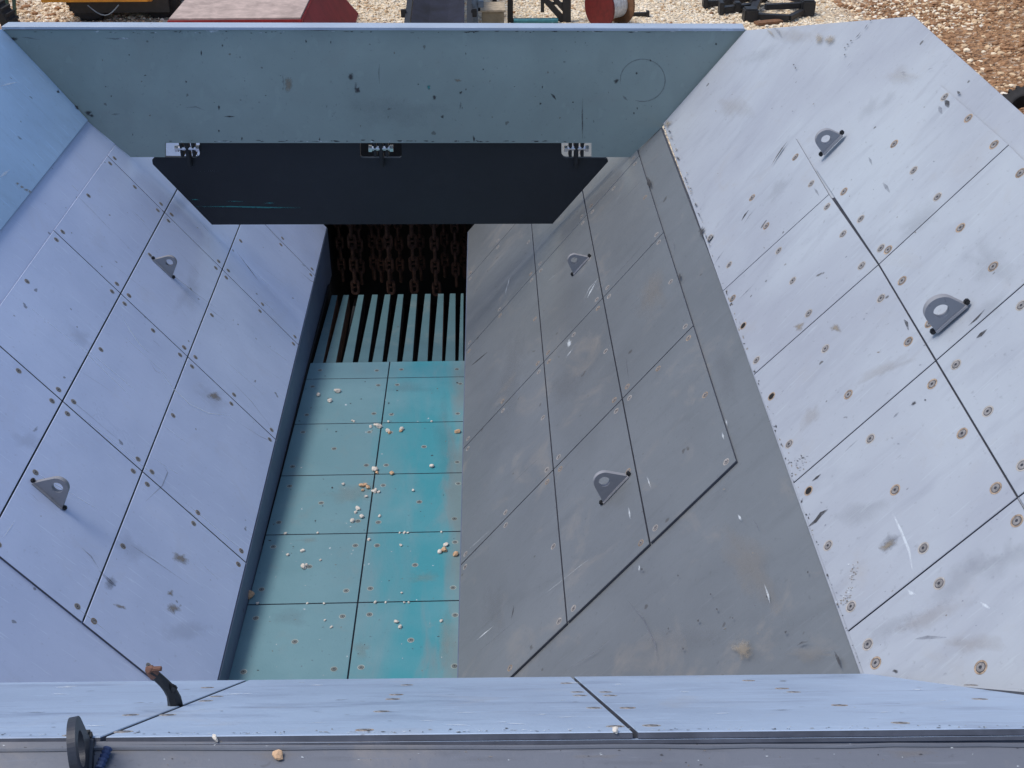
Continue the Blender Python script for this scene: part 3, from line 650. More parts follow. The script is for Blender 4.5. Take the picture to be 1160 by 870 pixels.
# ================================================================== REAR LIP
rl_root = thing('rear_lip', 'pale blue sloping lip with slotted bolts, nearest across the hopper', 'hopper wall', RW.hit(580, 800))
rimL = Plane(level(ZR).hit(0, 838), level(ZR).hit(1160, 826)-level(ZR).hit(0, 838), (0, 0, 1), (0, -1, 0))
def rw(x, y, off=0): return RW.hit(x, y, off)
def line_pt(pts, X): # X on the line between 2 points
    a, b = pts; t_ = (X-a.x)/(b.x-a.x); return a+(b-a)*t_
FE = (rw(0, 773), rw(972, 763)); RE = (rw(0, 836), rw(1160, 825))
fL = line_pt(FE, -2.72); fR = line_pt(FE, 1.21); rL_ = line_pt(RE, -3.45); rR = line_pt(RE, 1.95)
slab('backing_plate', [fL, fR, rR, rL_], RW.n, -0.022, -0.0145, M['rear'], rl_root)
j1a, j1b = rw(281, 770), rw(113, 836); j2a, j2b = rw(648, 766), rw(722, 831); j3a = rw(984, 763); j3b = rw(1160, 787)
j1a = line_pt(FE, j1a.x); j2a = line_pt(FE, j2a.x); j1b = line_pt(RE, j1b.x); j2b = line_pt(RE, j2b.x); j3a = line_pt(FE, min(j3a.x, 1.215))
d3 = (j3b-j3a).normalized(); j3c = j3a + d3*1.15
slab('gap_shade_sheet', [fL+(rL_-fL)*.03, fR+(rR-fR)*.03, fR+(rR-fR)*.985, fL+(rL_-fL)*.985], RW.n, -0.0143, -0.0133, M['joint'], rl_root)
t0 = tile(rl_root, RW, [fL, j1a, j1b, rL_], M['rear'], 0.0055, 0.013)
t1 = tile(rl_root, RW, [j1a, j2a, j2b, j1b], M['rear'], 0.0055, 0.013)
t2 = tile(rl_root, RW, [j2a, j3a, j3c, rR, j2b], M['rear'], 0.0055, 0.013)
for o, bl in ((t1, [(461, 776), (449, 787), (445, 792), (432, 806), (413, 827), (642, 774), (654, 784), (657, 788), (673, 802), (697, 823), (245, 789), (233, 794), (190, 810), (140, 829)]),
              (t0, [(235, 779), (148, 810), (82, 833), (196, 790)]), (t2, [(686, 784), (691, 788), (711, 802), (738, 822), (848, 771), (886, 780), (899, 784), (951, 799), (1020, 819), (1100, 776), (1110, 792)])):
    for (x, y) in bl: put_bolt(o, rl_root, RW.hit(x, y), RW.n, random.choice(['std', 'rust']), 0.85)
# ledge beam behind the lip
zl = RE[0].z-0.009
def back(p, d, dz=0): return Vector((p.x, p.y-d, zl+dz))
a = line_pt(RE, -3.45); b = line_pt(RE, 1.95)
LEDGE = level(zl)
bm = bmesh.new(); bm_slab(bm, [back(a, -0.004), back(b, -0.004), back(b, 0.62), back(a, 0.62)], (0, 0, 1), -0.14, 0.0, 0.006); make_obj('ledge_beam', bm, M['rim'], rl_root)
bm = bmesh.new()   # weld bead between lip and ledge
k = 60; bm_tube(bm, [back(a, 0.022)+(back(b, 0.022)-back(a, 0.022))*(i/k)+Vector((0, random.uniform(-.002, .002), 0.001)) for i in range(k+1)], 0.0045, 6); make_obj('weld_bead', bm, M['rim'], rl_root)
# steep lower rear plate down to the deck, hidden below the lip
bm = bmesh.new(); bm_slab(bm, [fL+Vector((0, -0.02, -0.03)), fR+Vector((0, -0.02, -0.03)), Vector((-0.15, 3.75, 1.72)), Vector((-1.37, 3.75, 1.72))], Vector((0, .8, .6)), -0.03, -0.004); make_obj('lower_plate', bm, M['grey'], rl_root)
mk = Marks()
for x, y, r_ in ((250, 838, 4), (235, 836, 2.5), (245, 838, 3)): mk.blot(LEDGE, x, y, r_, r_*0.6, 'tan')
mk.build(rl_root)

mk = Marks()
for k in range(150):
    x = random.uniform(0, 1160); ye_ = 836-(x/1160)*10
    mk.blot(RW, x, ye_-abs(random.gauss(0, 1.6))-2.5, random.uniform(.8, 3.5), random.uniform(.4, 1.0), random.choice(['mark', 'white', 'white', 'mark2', 'tan']), 0, 0.0012, 0.5, 8)
for k in range(70):
    x = random.uniform(0, 1160); mk.blot(RW, x, random.uniform(772, 825), random.uniform(2, 16), random.uniform(.3, .9), random.choice(['white', 'film', 'mark2', 'white']), random.uniform(-.05, .05), 0.0012, 0.4, 10)
for k in range(80): mk.blot(LEDGE, random.uniform(0, 1160), random.uniform(842, 868), random.uniform(.6, 2.5), random.uniform(.5, 1.2), random.choice(['mark', 'white', 'tan', 'tan']), 0, 0.0012, 0.5, 8)
for k in range(12): mk.blot(LEDGE, random.uniform(0, 1160), random.uniform(844, 866), random.uniform(20, 60), random.uniform(3, 8), random.choice(['film', 'film2']), 0, 0.0009, 0.4, 16)
mk.build(rl_root, 'paint_chips')
# upright ring lug on the ledge (seen nearly edge on)
base = LEDGE.hit(101, 868); base = Vector((base.x, base.y-0.004, zl))
class _P: pass
lp = _P(); lp.n = Vector((0, 0, 1)); lp.b = Vector((-0.23, 0.973, 0)).normalized(); lp.q = base
lug(rl_root, lp, base+Vector((0.0, -0.02, 0)), 0.165, 0.0, mat=plain('dark_lug_steel', (0.045, 0.052, 0.07), 0.45, 0.3), rr=0.36, hk=0.46, hr=0.20, th=0.015)
# blue tie strap
bm = bmesh.new()
sp0 = LEDGE.hit(113, 874)+Vector((0, 0, .008)); sp1 = LEDGE.hit(121, 853)+Vector((0.004, 0, .012))
bm_tube(bm, [sp0+(sp1-sp0)*(k/16) for k in range(17)], [.0075+.0025*math.sin(k*2.1) for k in range(17)], 8)
tag(make_obj('tie_strap', bm, plain('blue_strap', (0.06, 0.10, 0.24), 0.7)), 'twisted blue strap lying beside the ring lug on the ledge', 'strap')
# broken stub standing on the lip
pb = RW.hit(199, 799); rt = CR; up = Vector((0, 0, 1)); s_ = 0.00205
stub = thing('broken_stub', 'torch-cut dark steel stub with a brown broken end, standing on the near lip', 'steel stub', pb)
bm = bmesh.new(); q_ = lambda x, y, d=0: pb + rt*(x*s_) + up*(y*s_*1.5) + Vector((0, d*s_, 0))
bm_tube(bm, [q_(0, -3), q_(0, 6), q_(-1, 13), q_(-4, 20), q_(-9, 26), q_(-15, 33), q_(-21, 39)], [.021, .018, .0145, .0135, .013, .0125, .011], 7)
bm_box(bm, q_(2, 20, -2), (.016, .010, .030), Matrix.Rotation(0.5, 3, 'Y'), .003)
for v in bm.verts: v.co += Vector(noise.noise_vector(v.co*60))*0.0035
make_obj('shank', bm, M['black'], stub)
bm = bmesh.new(); bm_tube(bm, [q_(-16, 34), q_(-22, 40), q_(-26, 41)], [.0135, .012, .007], 6); bm_box(bm, q_(-14, 41), (.030, .012, .009), Matrix.Rotation(-0.1, 3, 'Y'), .002)
for v in bm.verts: v.co += Vector(noise.noise_vector(v.co*70))*0.003
make_obj('broken_end', bm, plain('torn_wood_brown', (0.17, 0.085, 0.06), 0.8), stub)

# ================================================================== FEEDER DECK
dk = thing('feeder_deck', 'worn teal feeder deck of bolted plates with slotted bars at its far end', 'feeder deck', FLOOR.xy(-0.76, 6))
xl, xr = -1.368, -0.118; xc = -0.738
rowsF = [3.6, 4.245, 4.905, 5.560, 6.212, 6.872, 7.536, 7.800]
fp = FLOOR.xy
slab('backing_plate', [fp(xl, 3.6), fp(xr, 3.6), fp(xr, 7.80), fp(xl, 7.80)], FLOOR.n, -0.05, -0.0125, M['joint'], dk)
for i in range(len(rowsF)-1):
    y0, y1 = rowsF[i], rowsF[i+1]
    for j, (xa, xb) in enumerate(((xl, xc), (xc, xr))):
        dx = (lambda Y: 0.0)
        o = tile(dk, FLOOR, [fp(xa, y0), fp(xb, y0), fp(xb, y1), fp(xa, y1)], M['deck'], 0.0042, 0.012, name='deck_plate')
        L = y1-y0; W = xb-xa
        if L > 0.4: sp = [(0.07, .12), (W-0.07, .12), (0.07, L-.12), (W-0.07, L-.12)] + ([(W*0.5, L*0.5)] if i != 5 else [])
        else: sp = [(0.09, L*0.5), (W-0.09, L*0.5)]
        for u, v in sp:
            put_bolt(o, dk, fp(xa+u+random.uniform(-.01, .01), y0+v+random.uniform(-.015, .015)), FLOOR.n, 'deck', 0.88)
# slotted bars
ce = [ (378, 372.5), (389, 0) ]
nb = 11; bl_px = [376, 389.5+0, 395.5]
xs0 = [FLOOR.hit(x, 409).x for x in (360.5, 375, 394, 411.5, 427.5, 444, 461.5, 478.5, 495, 510, 522)]
for i, x0 in enumerate(xs0):
    w0 = 0.040; w1 = 0.025
    if i == nb-1: w0, w1 = 0.018, 0.012
    x1 = x0 + 0.0; y0 = 7.80; y1 = 9.06
    P = [fp(x0-w0, y0+0.001), fp(x0+w0, y0+0.001), fp(x1+w1, y1), fp(x1-w1, y1)]
    bm = bmesh.new(); bm_slab(bm, P, FLOOR.n, -0.16, -0.002, 0.002)
    bm.normal_update()
    for f in bm.faces:
        if f.normal.dot(FLOOR.n) < 0.5: f.material_index = 1
    make_obj('grizzly_bar', bm, [M['bar'], M['barside'] if i in (0, 1, 8, 9) else M['void']], dk)
# trough cheeks beside the bars
for x in (xl-0.010, xr+0.010):
    bm = bmesh.new(); bm_slab(bm, [fp(x, 3.6), fp(x, 9.3), fp(x, 9.3)-Vector((0, 0, .45)), fp(x, 3.6)-Vector((0, 0, .45))], (1, 0, 0), -0.008, 0.008); make_obj('side_cheek', bm, M['void'], dk)

mk = Marks()
for k in range(150):
    x = random.uniform(270, 520); y = random.uniform(425, 765)
    if x < 345-(y-410)*0.237+6: continue
    mk.blot(FLOOR, x, y, random.uniform(.5, 2.0), random.uniform(.4, 1.4), random.choice(['mark2', 'tan', 'mark', 'white']), 0, 0.0012, 0.5, 8)
for x, y, rx, ry, m in ((480, 655, 20, 7, 'film2'), (505, 500, 14, 50, 'film'), (350, 612, 16, 4, 'film2'), (330, 700, 30, 10, 'film'), (400, 560, 30, 14, 'film2'), (410, 735, 10, 12, 'film2'), (505, 720, 12, 30, 'film2'), (460, 440, 30, 8, 'film')): mk.blot(FLOOR, x, y, rx, ry, m, 0, 0.0009, 0.35, 20)
mk.build(dk)
# ================================================================== CRUSHER MOUTH
cm = thing('crusher_mouth', 'dark steel mouth of the crusher behind the chain curtain', 'crusher housing', (-0.76, 10.5, 0.0))
def panel(name, pts, n, t, mat, root): 
    bm = bmesh.new(); bm_slab(bm, [Vector(p) for p in pts], n, 0, t); return make_obj(name, bm, mat, root)
panel('head_plate', [(-1.50, 9.66, 2.64), (0.0, 9.62, 2.64), (0.0, 9.62, 1.98), (-1.50, 9.66, 1.98)], (0, 1, 0), 0.03, M['void'], cm)
panel('side_plate', [(-1.42, 9.69, 0.2), (-1.42, 11.3, 0.2), (-1.42, 11.3, 2.6), (-1.42, 9.69, 2.6)], (-1, 0, 0), 0.03, M['void'], cm)
panel('side_plate', [(-0.09, 9.69, 0.2), (-0.09, 11.3, 0.2), (-0.09, 11.3, 2.6), (-0.09, 9.69, 2.6)], (1, 0, 0), 0.03, M['void'], cm)
panel('back_plate', [(-1.45, 11.3, 0.1), (-0.06, 11.3, 0.1), (-0.06, 11.3, 2.63), (-1.45, 11.3, 2.63)], (0, 1, 0), 0.03, M['void'], cm)
panel('roof_plate', [(-1.45, 9.70, 2.60), (-0.06, 9.70, 2.60), (-0.06, 11.3, 2.60), (-1.45, 11.3, 2.60)], (0, 0, 1), 0.03, M['void'], cm)
panel('floor_plate', [(-1.45, 7.9, 0.3), (-0.06, 7.9, 0.3), (-0.06, 11.3, 0.1), (-1.45, 11.3, 0.1)], (0, 0, 1), 0.03, M['void'], cm)
panel('wing_plate', [(-2.75, 9.66, 1.97), (-1.43, 9.66, 1.97), (-1.43, 9.66, 0.1), (-2.75, 9.66, 0.1)], (0, 1, 0), 0.02, M['void'], cm)
panel('wing_plate', [(-0.08, 9.56, 1.97), (1.2, 9.56, 1.97), (1.2, 9.56, 0.1), (-0.08, 9.56, 0.1)], (0, 1, 0), 0.02, M['void'], cm)

# ================================================================== CHAIN CURTAIN
LP = 0.118   # pitch
def link_mesh():
    bm = bmesh.new(); hl, hw, r = 0.058, 0.026, 0.0135; pts = []
    for k in range(9): a = math.pi*k/8; pts.append((math.cos(a)*hw, 0, hl-hw+math.sin(a)*hw+0.004))
    for k in range(9): a = math.pi+math.pi*k/8; pts.append((math.cos(a)*hw, 0, -(hl-hw)+math.sin(a)*hw-0.004))
    bm_tube(bm, pts, r, 8, closed=True)
    bm_tube(bm, [(-hw, 0, 0), (hw, 0, 0)], r*0.7, 6)
    me = bpy.data.meshes.new('chain_link'); bm.to_mesh(me); bm.free(); me.materials.append(M['rust'])
    for p in me.polygons: p.use_smooth = True
    return me
LM = link_mesh()
CH = [(397, 9.78, 'front', 1), (438.5, 9.78, 'front', 1), (466, 9.78, 'front', 1), (491.5, 9.78, 'front', 1), (383, 9.95, 'rear', 0), (420, 9.95, 'rear', 0), (451, 9.95, 'rear', 0), (475, 9.95, 'rear', 0), (515, 9.85, 'rear', 0)]
CH += [(429, 9.95, 'rear', 0), (405, 9.87, 'rear', 0), (503, 9.95, 'rear', 0), (525, 9.95, 'rear', 0)]
CH.sort()
ordn = ['first', 'second', 'third', 'fourth', 'fifth', 'sixth', 'seventh', 'eighth', 'ninth', 'tenth', 'eleventh']; cnt = {'front': 0, 'rear': 0}
for (px, Y, row, _) in CH:
    pl_ = Plane((0, Y, 0), (1, 0, 0), (0, 0, 1), (0, -1, 0)); top = pl_.hit(px, 256); lab = '%s chain from the left in the %s row of the rusty chain curtain' % (ordn[cnt[row]], row); cnt[row] += 1
    zt = 2.50 + random.uniform(-.03, .03); r_ = thing('hanging_chain', lab, 'chain', (top.x, Y, zt), 'rusty chains hanging at the crusher mouth')
    nl = 12
    sc = 1.0 if row == 'front' else 0.95; p0 = 1
    tw = random.uniform(-0.25, 0.25)
    for k in range(nl):
        o = bpy.data.objects.new('chain_link', LM); COL.objects.link(o); o.parent = r_; o.location = (random.uniform(-.003, .003), 0, -0.06-k*LP*sc)
        o.rotation_euler = (0, 0, (0 if (k+(row == 'rear')) % 2 else math.pi/2)+tw+random.uniform(-.1, .1)); o.scale = (sc*1.15, sc*1.15, sc*1.12)

# ================================================================== PEBBLES
PM = []
for k in range(5):
    bm = bmesh.new(); bmesh.ops.create_icosphere(bm, subdivisions=2, radius=1.0); of = Vector((k*9.1, 3, 1))
    for v in bm.verts:
        d = v.co.normalized(); q = 1+0.45*noise.noise(d*1.1+of)+0.18*noise.noise(d*2.7+of); v.co = Vector((d.x*q, d.y*q*0.8, d.z*q*0.62))
    for mm, nm in ((M['stone'], 'a'), (M['stone2'], 'b')):
        me = bpy.data.meshes.new('pebble'); bm.to_mesh(me); me.materials.append(mm); PM.append(me)
    bm.free()
peb = [(474-70, 0, 0)]
pz = [(383, 444, 6), (361, 448, 4.5), (374, 455, 5), (425, 482, 4), (430, 484, 6), (420, 490-6, 4), (440, 489, 5), (455, 487, 5), (454, 489, 4), (462, 492, 3), (441, 491, 4), (425, 533, 6), (427, 536, 4), (444, 537, 5), (424, 532, 5), (389, 549, 4), (413, 549, 3), (410, 551, 5), (414, 550, 4), (417, 553, 5), (411, 556, 4), (422, 557, 4),
      (425, 557, 5), (429, 558, 4), (415, 563, 4), (406, 577, 5), (403, 581, 4), (410, 586, 5), (399, 591, 5), (430, 585, 4), (468, 556, 4), (489, 529, 5), (391, 517, 3), (342, 625, 4), (326, 629, 4), (344, 624, 4), (344, 643, 6), (347, 641, 4), (363, 635, 3), (418, 612, 4), (420, 614, 3), (498, 626, 5), (503, 624, 6), (505, 618, 5), (516, 629, 6), (475, 635, 3), (454, 618, 3.5),
      (449, 705, 4.5), (453, 711, 4.5), (375, 711, 3.5), (426, 716, 2.5), (348, 677, 3), (368, 703, 3), (455, 672, 3), (500, 704, 4), (401, 478, 3), (399, 477, 3), (489, 478, 3), (440, 478, 3), (395, 537, 3), (343, 538, 3), (350, 538, 3), (360, 604, 3), (323, 605, 3.5), (398, 604, 3), (420, 603, 3), (453, 604, 3), (458, 604, 3.5), (462, 604, 3), (500, 603, 3), (292, 684, 4), (348, 684, 3), (367, 684, 3), (425, 683, 4), (437, 683, 3), (458, 683, 3), (463, 683, 3), (496, 683, 3)]
seen = 0
for (x, y, d) in pz:
    if d <= 3 and random.random() < 0.45: continue
    p = FLOOR.hit(x, y); zc = (p-CC).dot(CF); rr = d*0.5*zc/FPX*(1.3 if d > 4 else 1.1); tanc = (x, y) in ((413, 549), (410, 551), (414, 550), (417, 553), (411, 556), (454, 489), (441, 491), (427, 536), (444, 537), (503, 624), (516, 629))
    o = bpy.data.objects.new('pebble', PM[random.randrange(5)*2+(1 if tanc else 0)]); COL.objects.link(o)
    o.location = p + FLOOR.n*rr*0.45; o.rotation_euler = (random.uniform(-.3, .3), random.uniform(-.3, .3), random.uniform(0, 6.28)); o.scale = (rr, rr, rr)
    tag(o, 'tan broken pebble lying on the teal feeder deck' if tanc else 'small white limestone pebble lying on the teal feeder deck', 'pebble', 'tan pebbles on the teal feeder deck' if tanc else 'white pebbles on the teal feeder deck')
def stone(x, y, pl, d, mi, lab, sq=1.0):
    p = pl.hit(x, y); zc = (p-CC).dot(CF); rr = d*0.5*zc/FPX
    o = bpy.data.objects.new('stone', PM[mi]); COL.objects.link(o); o.location = p+pl.n*rr*0.45; o.scale = (rr, rr*sq, rr); o.rotation_euler = (0, 0, random.uniform(0, 6)); tag(o, lab, 'stone')
stone(315, 858, LEDGE, 14, 3, 'orange-tan stone chip lying alone on the near ledge'); stone(283, 676, FLOOR, 12, 5, 'brown stone caught at the left edge of the feeder deck')
stone(244, 838, LEDGE, 12, 2, 'long pale stone flake at the foot of the near lip, left of the orange chip', 0.5); stone(697, 829, RW, 9, 0, 'tiny cream stone chip on the near edge of the lip by the slanting joint')
stone(518, 490, FLOOR, 7, 9, 'small rust-brown stone against the right side of the feeder deck')

# ================================================================== GROUND
def gz(x, y):
    h = 0.0
    t_ = max(0.0, min(1.0, (x-8.2-0.5*noise.noise((y*0.3, 1, 2)))/9.0)); h += 2.6*t_*t_*(3-2*t_)
    return h + 0.06*noise.noise((x*0.6, y*0.6, 0)) + (0.20*t_)*noise.noise((x*1.3, y*1.3, 3))
bm = bmesh.new(); gx = []
xsG = [-400, -150, -60] + [-30+i*0.75 for i in range(81)] + [60, 150, 400]; ysG = [-400, -120, -30] + [-6+i*0.75 for i in range(61)] + [60, 150, 500]
V = [[bm.verts.new((x, y, gz(x, y))) for x in xsG] for y in ysG]
for j in range(len(ysG)-1):
    for i in range(len(xsG)-1): bm.faces.new((V[j][i], V[j][i+1], V[j+1][i+1], V[j+1][i]))
g = make_obj('ground', bm, M['ground'], None, Vector((0, 0, 0)), smooth=True); g['kind'] = 'structure'
# loose gravel
def scatter(name, regions, mats, kind='stuff'):
    tb = bmesh.new(); bmesh.ops.create_icosphere(tb, subdivisions=1, radius=1.0)
    tv = [v.co.copy() for v in tb.verts]; tb.verts.index_update(); tf_ = [[v.index for v in f.verts] for f in tb.faces]; tb.free()
    verts = []; faces = []; mids = []
    for (x0, x1, y0, y1, n, s0, s1, wts) in regions:
        for k in range(n):
            x = random.uniform(x0, x1); y = random.uniform(y0, y1); s = s0+(s1-s0)*random.random()**3
            rot = Matrix.Rotation(random.uniform(0, 6), 3, 'Z'); f = (random.uniform(.7, 1.3)*s, random.uniform(.6, 1.1)*s, random.uniform(.4, .8)*s)
            c = Vector((x, y, gz(x, y)+s*0.15)); mi = random.choices(range(len(mats)), wts)[0]; b0 = len(verts)
            for v in tv: verts.append(rot @ Vector((v.x*f[0]*random.uniform(.8, 1.2), v.y*f[1]*random.uniform(.8, 1.2), v.z*f[2])) + c)
            for q in tf_: faces.append([b0+i for i in q]); mids.append(mi)
    me = bpy.data.meshes.new(name); me.from_pydata(verts, [], faces)
    for m in mats: me.materials.append(m)
    me.polygons.foreach_set('material_index', mids); me.update()
    o = bpy.data.objects.new(name, me); COL.objects.link(o); o['kind'] = kind; return o
sA = plain('gravel_cream', (0.88, 0.76, 0.57), 0.95, var=0.15); sB = plain('gravel_tan', (0.66, 0.49, 0.31), 0.95, var=0.2); sC = plain('gravel_brown', (0.34, 0.19, 0.10), 0.95, var=0.3); sD = plain('gravel_white', (0.90, 0.83, 0.70), 0.95, var=0.1)
scatter('gravel', [(-11.5, 10, 22.3, 27.5, 15000, 0.018, 0.055, (6, 3.2, 0.7, 4)), (7.6, 14.5, 14.5, 27, 9000, 0.02, 0.09, (.7, 3.0, 8, .15)), (-11.5, -8.0, 22.3, 27.5, 900, .03, .10, (2, 4, 3, 1))], [sA, sB, sC, sD])

# ================================================================== THINGS BEYOND THE HOPPER
def gh(x, y): return GROUND.hit(x, y)
def wheel(parent, c, r, w, ax=(1, 0, 0)):
    ax = Vector(ax).normalized(); bm = bmesh.new(); c = Vector(c)
    bm_lathe(bm, c-ax*w/2, ax, [(r*0.55, 0), (r*0.9, 0.01), (r, w*0.18), (r, w*0.82), (r*0.9, w-0.01), (r*0.55, w)], 28)
    u = ax.orthogonal().normalized(); v = ax.cross(u)
    for k in range(20):
        a = 2*math.pi*k/20; d = u*math.cos(a)+v*math.sin(a); bm_bar(bm, c-ax*w*0.4+d*r, c+ax*w*0.4+d*r, 0.05, 0.05)
    wo = make_obj('wheel', bm, M['rubber'], parent)
    return wo
# yellow machine
y0 = 23.6
def X_at(px, Y, Z):  # X at image column px for a point at Y,Z (approximate inverse)
    lo, hi = -30.0, 30.0
    for _ in range(50):
        m_ = (lo+hi)/2; d = Vector((m_, Y, Z))-CC; x = 580+FPX*(d.dot(CR)/d.dot(CF))
        if x < px: lo = m_
        else: hi = m_
    return m_
def Z_at(py, Y, X=0):
    lo, hi = -2.0, 8.0
    for _ in range(50):
        m_ = (lo+hi)/2; d = Vector((X, Y, m_))-CC; y = 435-FPX*(d.dot(CU)/d.dot(CF))
        if y > py: lo = m_
        else: hi = m_
    return m_
Ym = 23.7; zb = Z_at(3, Ym, -9); xa = X_at(56, Ym, zb); xb = X_at(173, Ym, zb)
ym = thing('yellow_machine', 'yellow wheeled machine with black tyres on the gravel, far left', 'work vehicle', ((xa+xb)/2, Ym+1, 0))
bm = bmesh.new(); bm_box(bm, ((xa+xb)/2, Ym+1.1, zb+0.42), (xb-xa, 2.2, 0.84), None, 0.03); bm_box(bm, ((xa+xb)/2-0.1, Ym-0.05+0.02, zb+0.13), (xb-xa+0.06, 0.12, 0.22), None, 0.01); make_obj('body', bm, M['yellow'], ym)
bm = bmesh.new(); bm_box(bm, ((xa+xb)/2+0.5, Ym+1.2, zb+1.35), (1.2, 1.3, 1.05), None, 0.06); make_obj('cab', bm, M['yellow'], ym)
for px, yy in ((102, Ym+0.35), (102, Ym+1.9), (182, Ym+0.5), (182, Ym+1.9)):
    X = X_at(px, yy, 0.3); wheel(ym, (X, yy, 0.40), 0.42, 0.30, (0, 1, 0))
bm = bmesh.new(); bm_box(bm, ((xa+xb)/2+0.3, Ym+1.0, zb-0.12), (xb-xa-0.1, 1.6, 0.28)); make_obj('chassis', bm, M['black'], ym)
# cables looping under it
bm = bmesh.new(); zz = zb-0.02
pts = [Vector((X_at(98+k*4.4, Ym-0.12, 0.5), Ym-0.12, zb-0.03-0.20*math.sin(math.pi*k/8))) for k in range(9)]; bm_tube(bm, pts, 0.012, 6); make_obj('hose', bm, M['bluegrey'], ym)
# red box
Yr_ = 19.6; zt_ = Z_at(22.5, Yr_, -5); xa = X_at(189, Yr_, zt_); xb = X_at(342, Yr_, zt_)
rb = thing('red_hopper_box', 'big red steel box with a dusty pink-grey flat top', 'steel box', ((xa+xb)/2, Yr_+1.5, 0))
bm = bmesh.new(); bm_box(bm, ((xa+xb)/2, Yr_+1.75, zt_/2+0.0), (xb-xa, 3.5, zt_-0.03), None, 0.01); make_obj('body', bm, M['red'], rb)
bm = bmesh.new(); bm_box(bm, ((xa+xb)/2, Yr_+1.75, zt_+0.0), (xb-xa-0.06, 3.44, 0.03)); make_obj('top_sheet', bm, M['dusty'], rb)
bm = bmesh.new(); xx = X_at(384, Yr_+0.6, 0.2)
bm_slab(bm, [Vector((xb+0.003, Yr_+0.1, zt_-0.05)), Vector((xb+0.003, Yr_+3.4, zt_-0.05)), Vector((xx, Yr_+4.6, 0.03)), Vector((xx, Yr_+0.3, 0.03))], Vector((.75, 0, .66)), -0.02, 0.0); make_obj('side_chute', bm, M['red'], rb)
# conveyor
Yc = 20.6; 
cv = thing('belt_conveyor', 'dark belt conveyor running straight away beyond the cross plate', 'conveyor', (X_at(498, Yc, .9), Yc+3, 0))
def pxz(px, py, Y):
    z = Z_at(py, Y); return Vector((X_at(px, Y, z), Y, z))
zc0, zc1 = 0.75, 1.5
def cvp(px, Y):
    z = zc0+(zc1-zc0)*(Y-19.6)/8; return Vector((X_at(px, Y, z), Y, z))
bm = bmesh.new(); A = [cvp(464, 19.6), cvp(498, 19.6)-Vector((0, 0, .05)), cvp(526, 19.6)]
xl0, xr0 = A[0].x, A[2].x; xm0 = (xl0+xr0)/2
def zof(Y): return zc0+(zc1-zc0)*(Y-19.6)/8
for (x0_, x1_, h0, h1) in ((xl0, xl0+0.3, .09, 0), (xl0+0.3, xr0-0.3, 0, 0), (xr0-0.3, xr0, 0, .09)):
    vs = []
    for Y in (19.6, 27.6): vs.append([bm.verts.new((x0_, Y, zof(Y)+h0)), bm.verts.new((x1_, Y, zof(Y)+h1)), bm.verts.new((x1_, Y, zof(Y)+h1-.015)), bm.verts.new((x0_, Y, zof(Y)+h0-.015))])
    for k in range(4): bm.faces.new((vs[0][k], vs[0][(k+1) % 4], vs[1][(k+1) % 4], vs[1][k]))
make_obj('belt', bm, M['belt'], cv)
for x_ in (xl0-0.07, xr0+0.09):
    bm = bmesh.new(); bm_bar(bm, (x_, 19.5, zof(19.5)-.02), (x_, 27.7, zof(27.7)-.02), 0.10, 0.16)
    for k in range(9): Y = 19.8+k*0.95; bm_box(bm, (x_+(0.08 if x_ > xm0 else -0.08), Y, zof(Y)+.05), (0.10, .07, .14), None, .01)
    make_obj('side_rail', bm, M['black'], cv)
    for Y in (20.4, 26.5):
        bm = bmesh.new(); bm_bar(bm, (x_, Y, 0), (x_, Y, zof(Y)-.1), 0.08); make_obj('leg', bm, M['black'], cv)
bm = bmesh.new(); bm_tube(bm, [(xl0-.05, 19.62, zof(19.6)-.12), (xr0+.05, 19.62, zof(19.6)-.12)], .11, 16); make_obj('drum_roller', bm, M['black'], cv)
# blue-grey post
Yp = 21.2; po = Vector((X_at(538, Yp, 0.8), Yp, 0)); bm = bmesh.new(); bm_bar(bm, po, po+Vector((0, 0, 2.6)), 0.11, 0.08); bm_box(bm, po+Vector((0, 0, 0.01)), (.3, .3, .02)); bm_box(bm, po+Vector((0.1, 0, 0.95)), (.12, .1, .12), None, .01)
tag(make_obj('support_post', bm, M['bluegrey'], None, po), 'blue-grey upright steel post just right of the dark conveyor belt', 'post')
# beige board box
Yb = 22.6; zb_ = Z_at(9, Yb, 0); xa = X_at(546, Yb, .3); xb = X_at(571, Yb, .3)
bx = thing('beige_crate', 'low beige crate on the gravel beside the blue-grey post', 'crate', ((xa+xb)/2, Yb+.3, 0)); bm = bmesh.new(); bm_box(bm, ((xa+xb)/2, Yb+.32, zb_*0.42), (xb-xa, .6, zb_*0.8), None, .01); make_obj('crate_side', bm, M['beige'], bx)
bm = bmesh.new(); bm_box(bm, ((xa+xb)/2, Yb+.32, zb_*.82+.03), (xb-xa+.06, .66, .04), None, .006); make_obj('crate_lid', bm, plain('pale_board', (0.48, 0.40, 0.29), 0.85), bx)
# black square frame behind crate
fr = bmesh.new(); Yf = 24.0; zA = Z_at(8, Yf); x0_ = X_at(533, Yf, zA); x1_ = X_at(563, Yf, zA)
bm_bar(fr, (x0_, Yf, zA), (x1_, Yf, zA), .13); bm_bar(fr, (x1_-.05, Yf, zA), (x1_-.05, Yf, zA+1.0), .09); bm_bar(fr, (x0_+.1, Yf, 0), (x0_+.1, Yf, zA+1.0), .09); bm_bar(fr, (x1_-.05, Yf, 0), (x1_-.05, Yf, zA), .07); bm_bar(fr, (x0_, Yf, zA+.55), (x1_, Yf, zA+.55), .1)
tag(make_obj('black_bracket_frame', fr, M['black'], None, Vector((x0_, Yf, 0))), 'small square black steel frame behind the beige crate', 'steel frame')
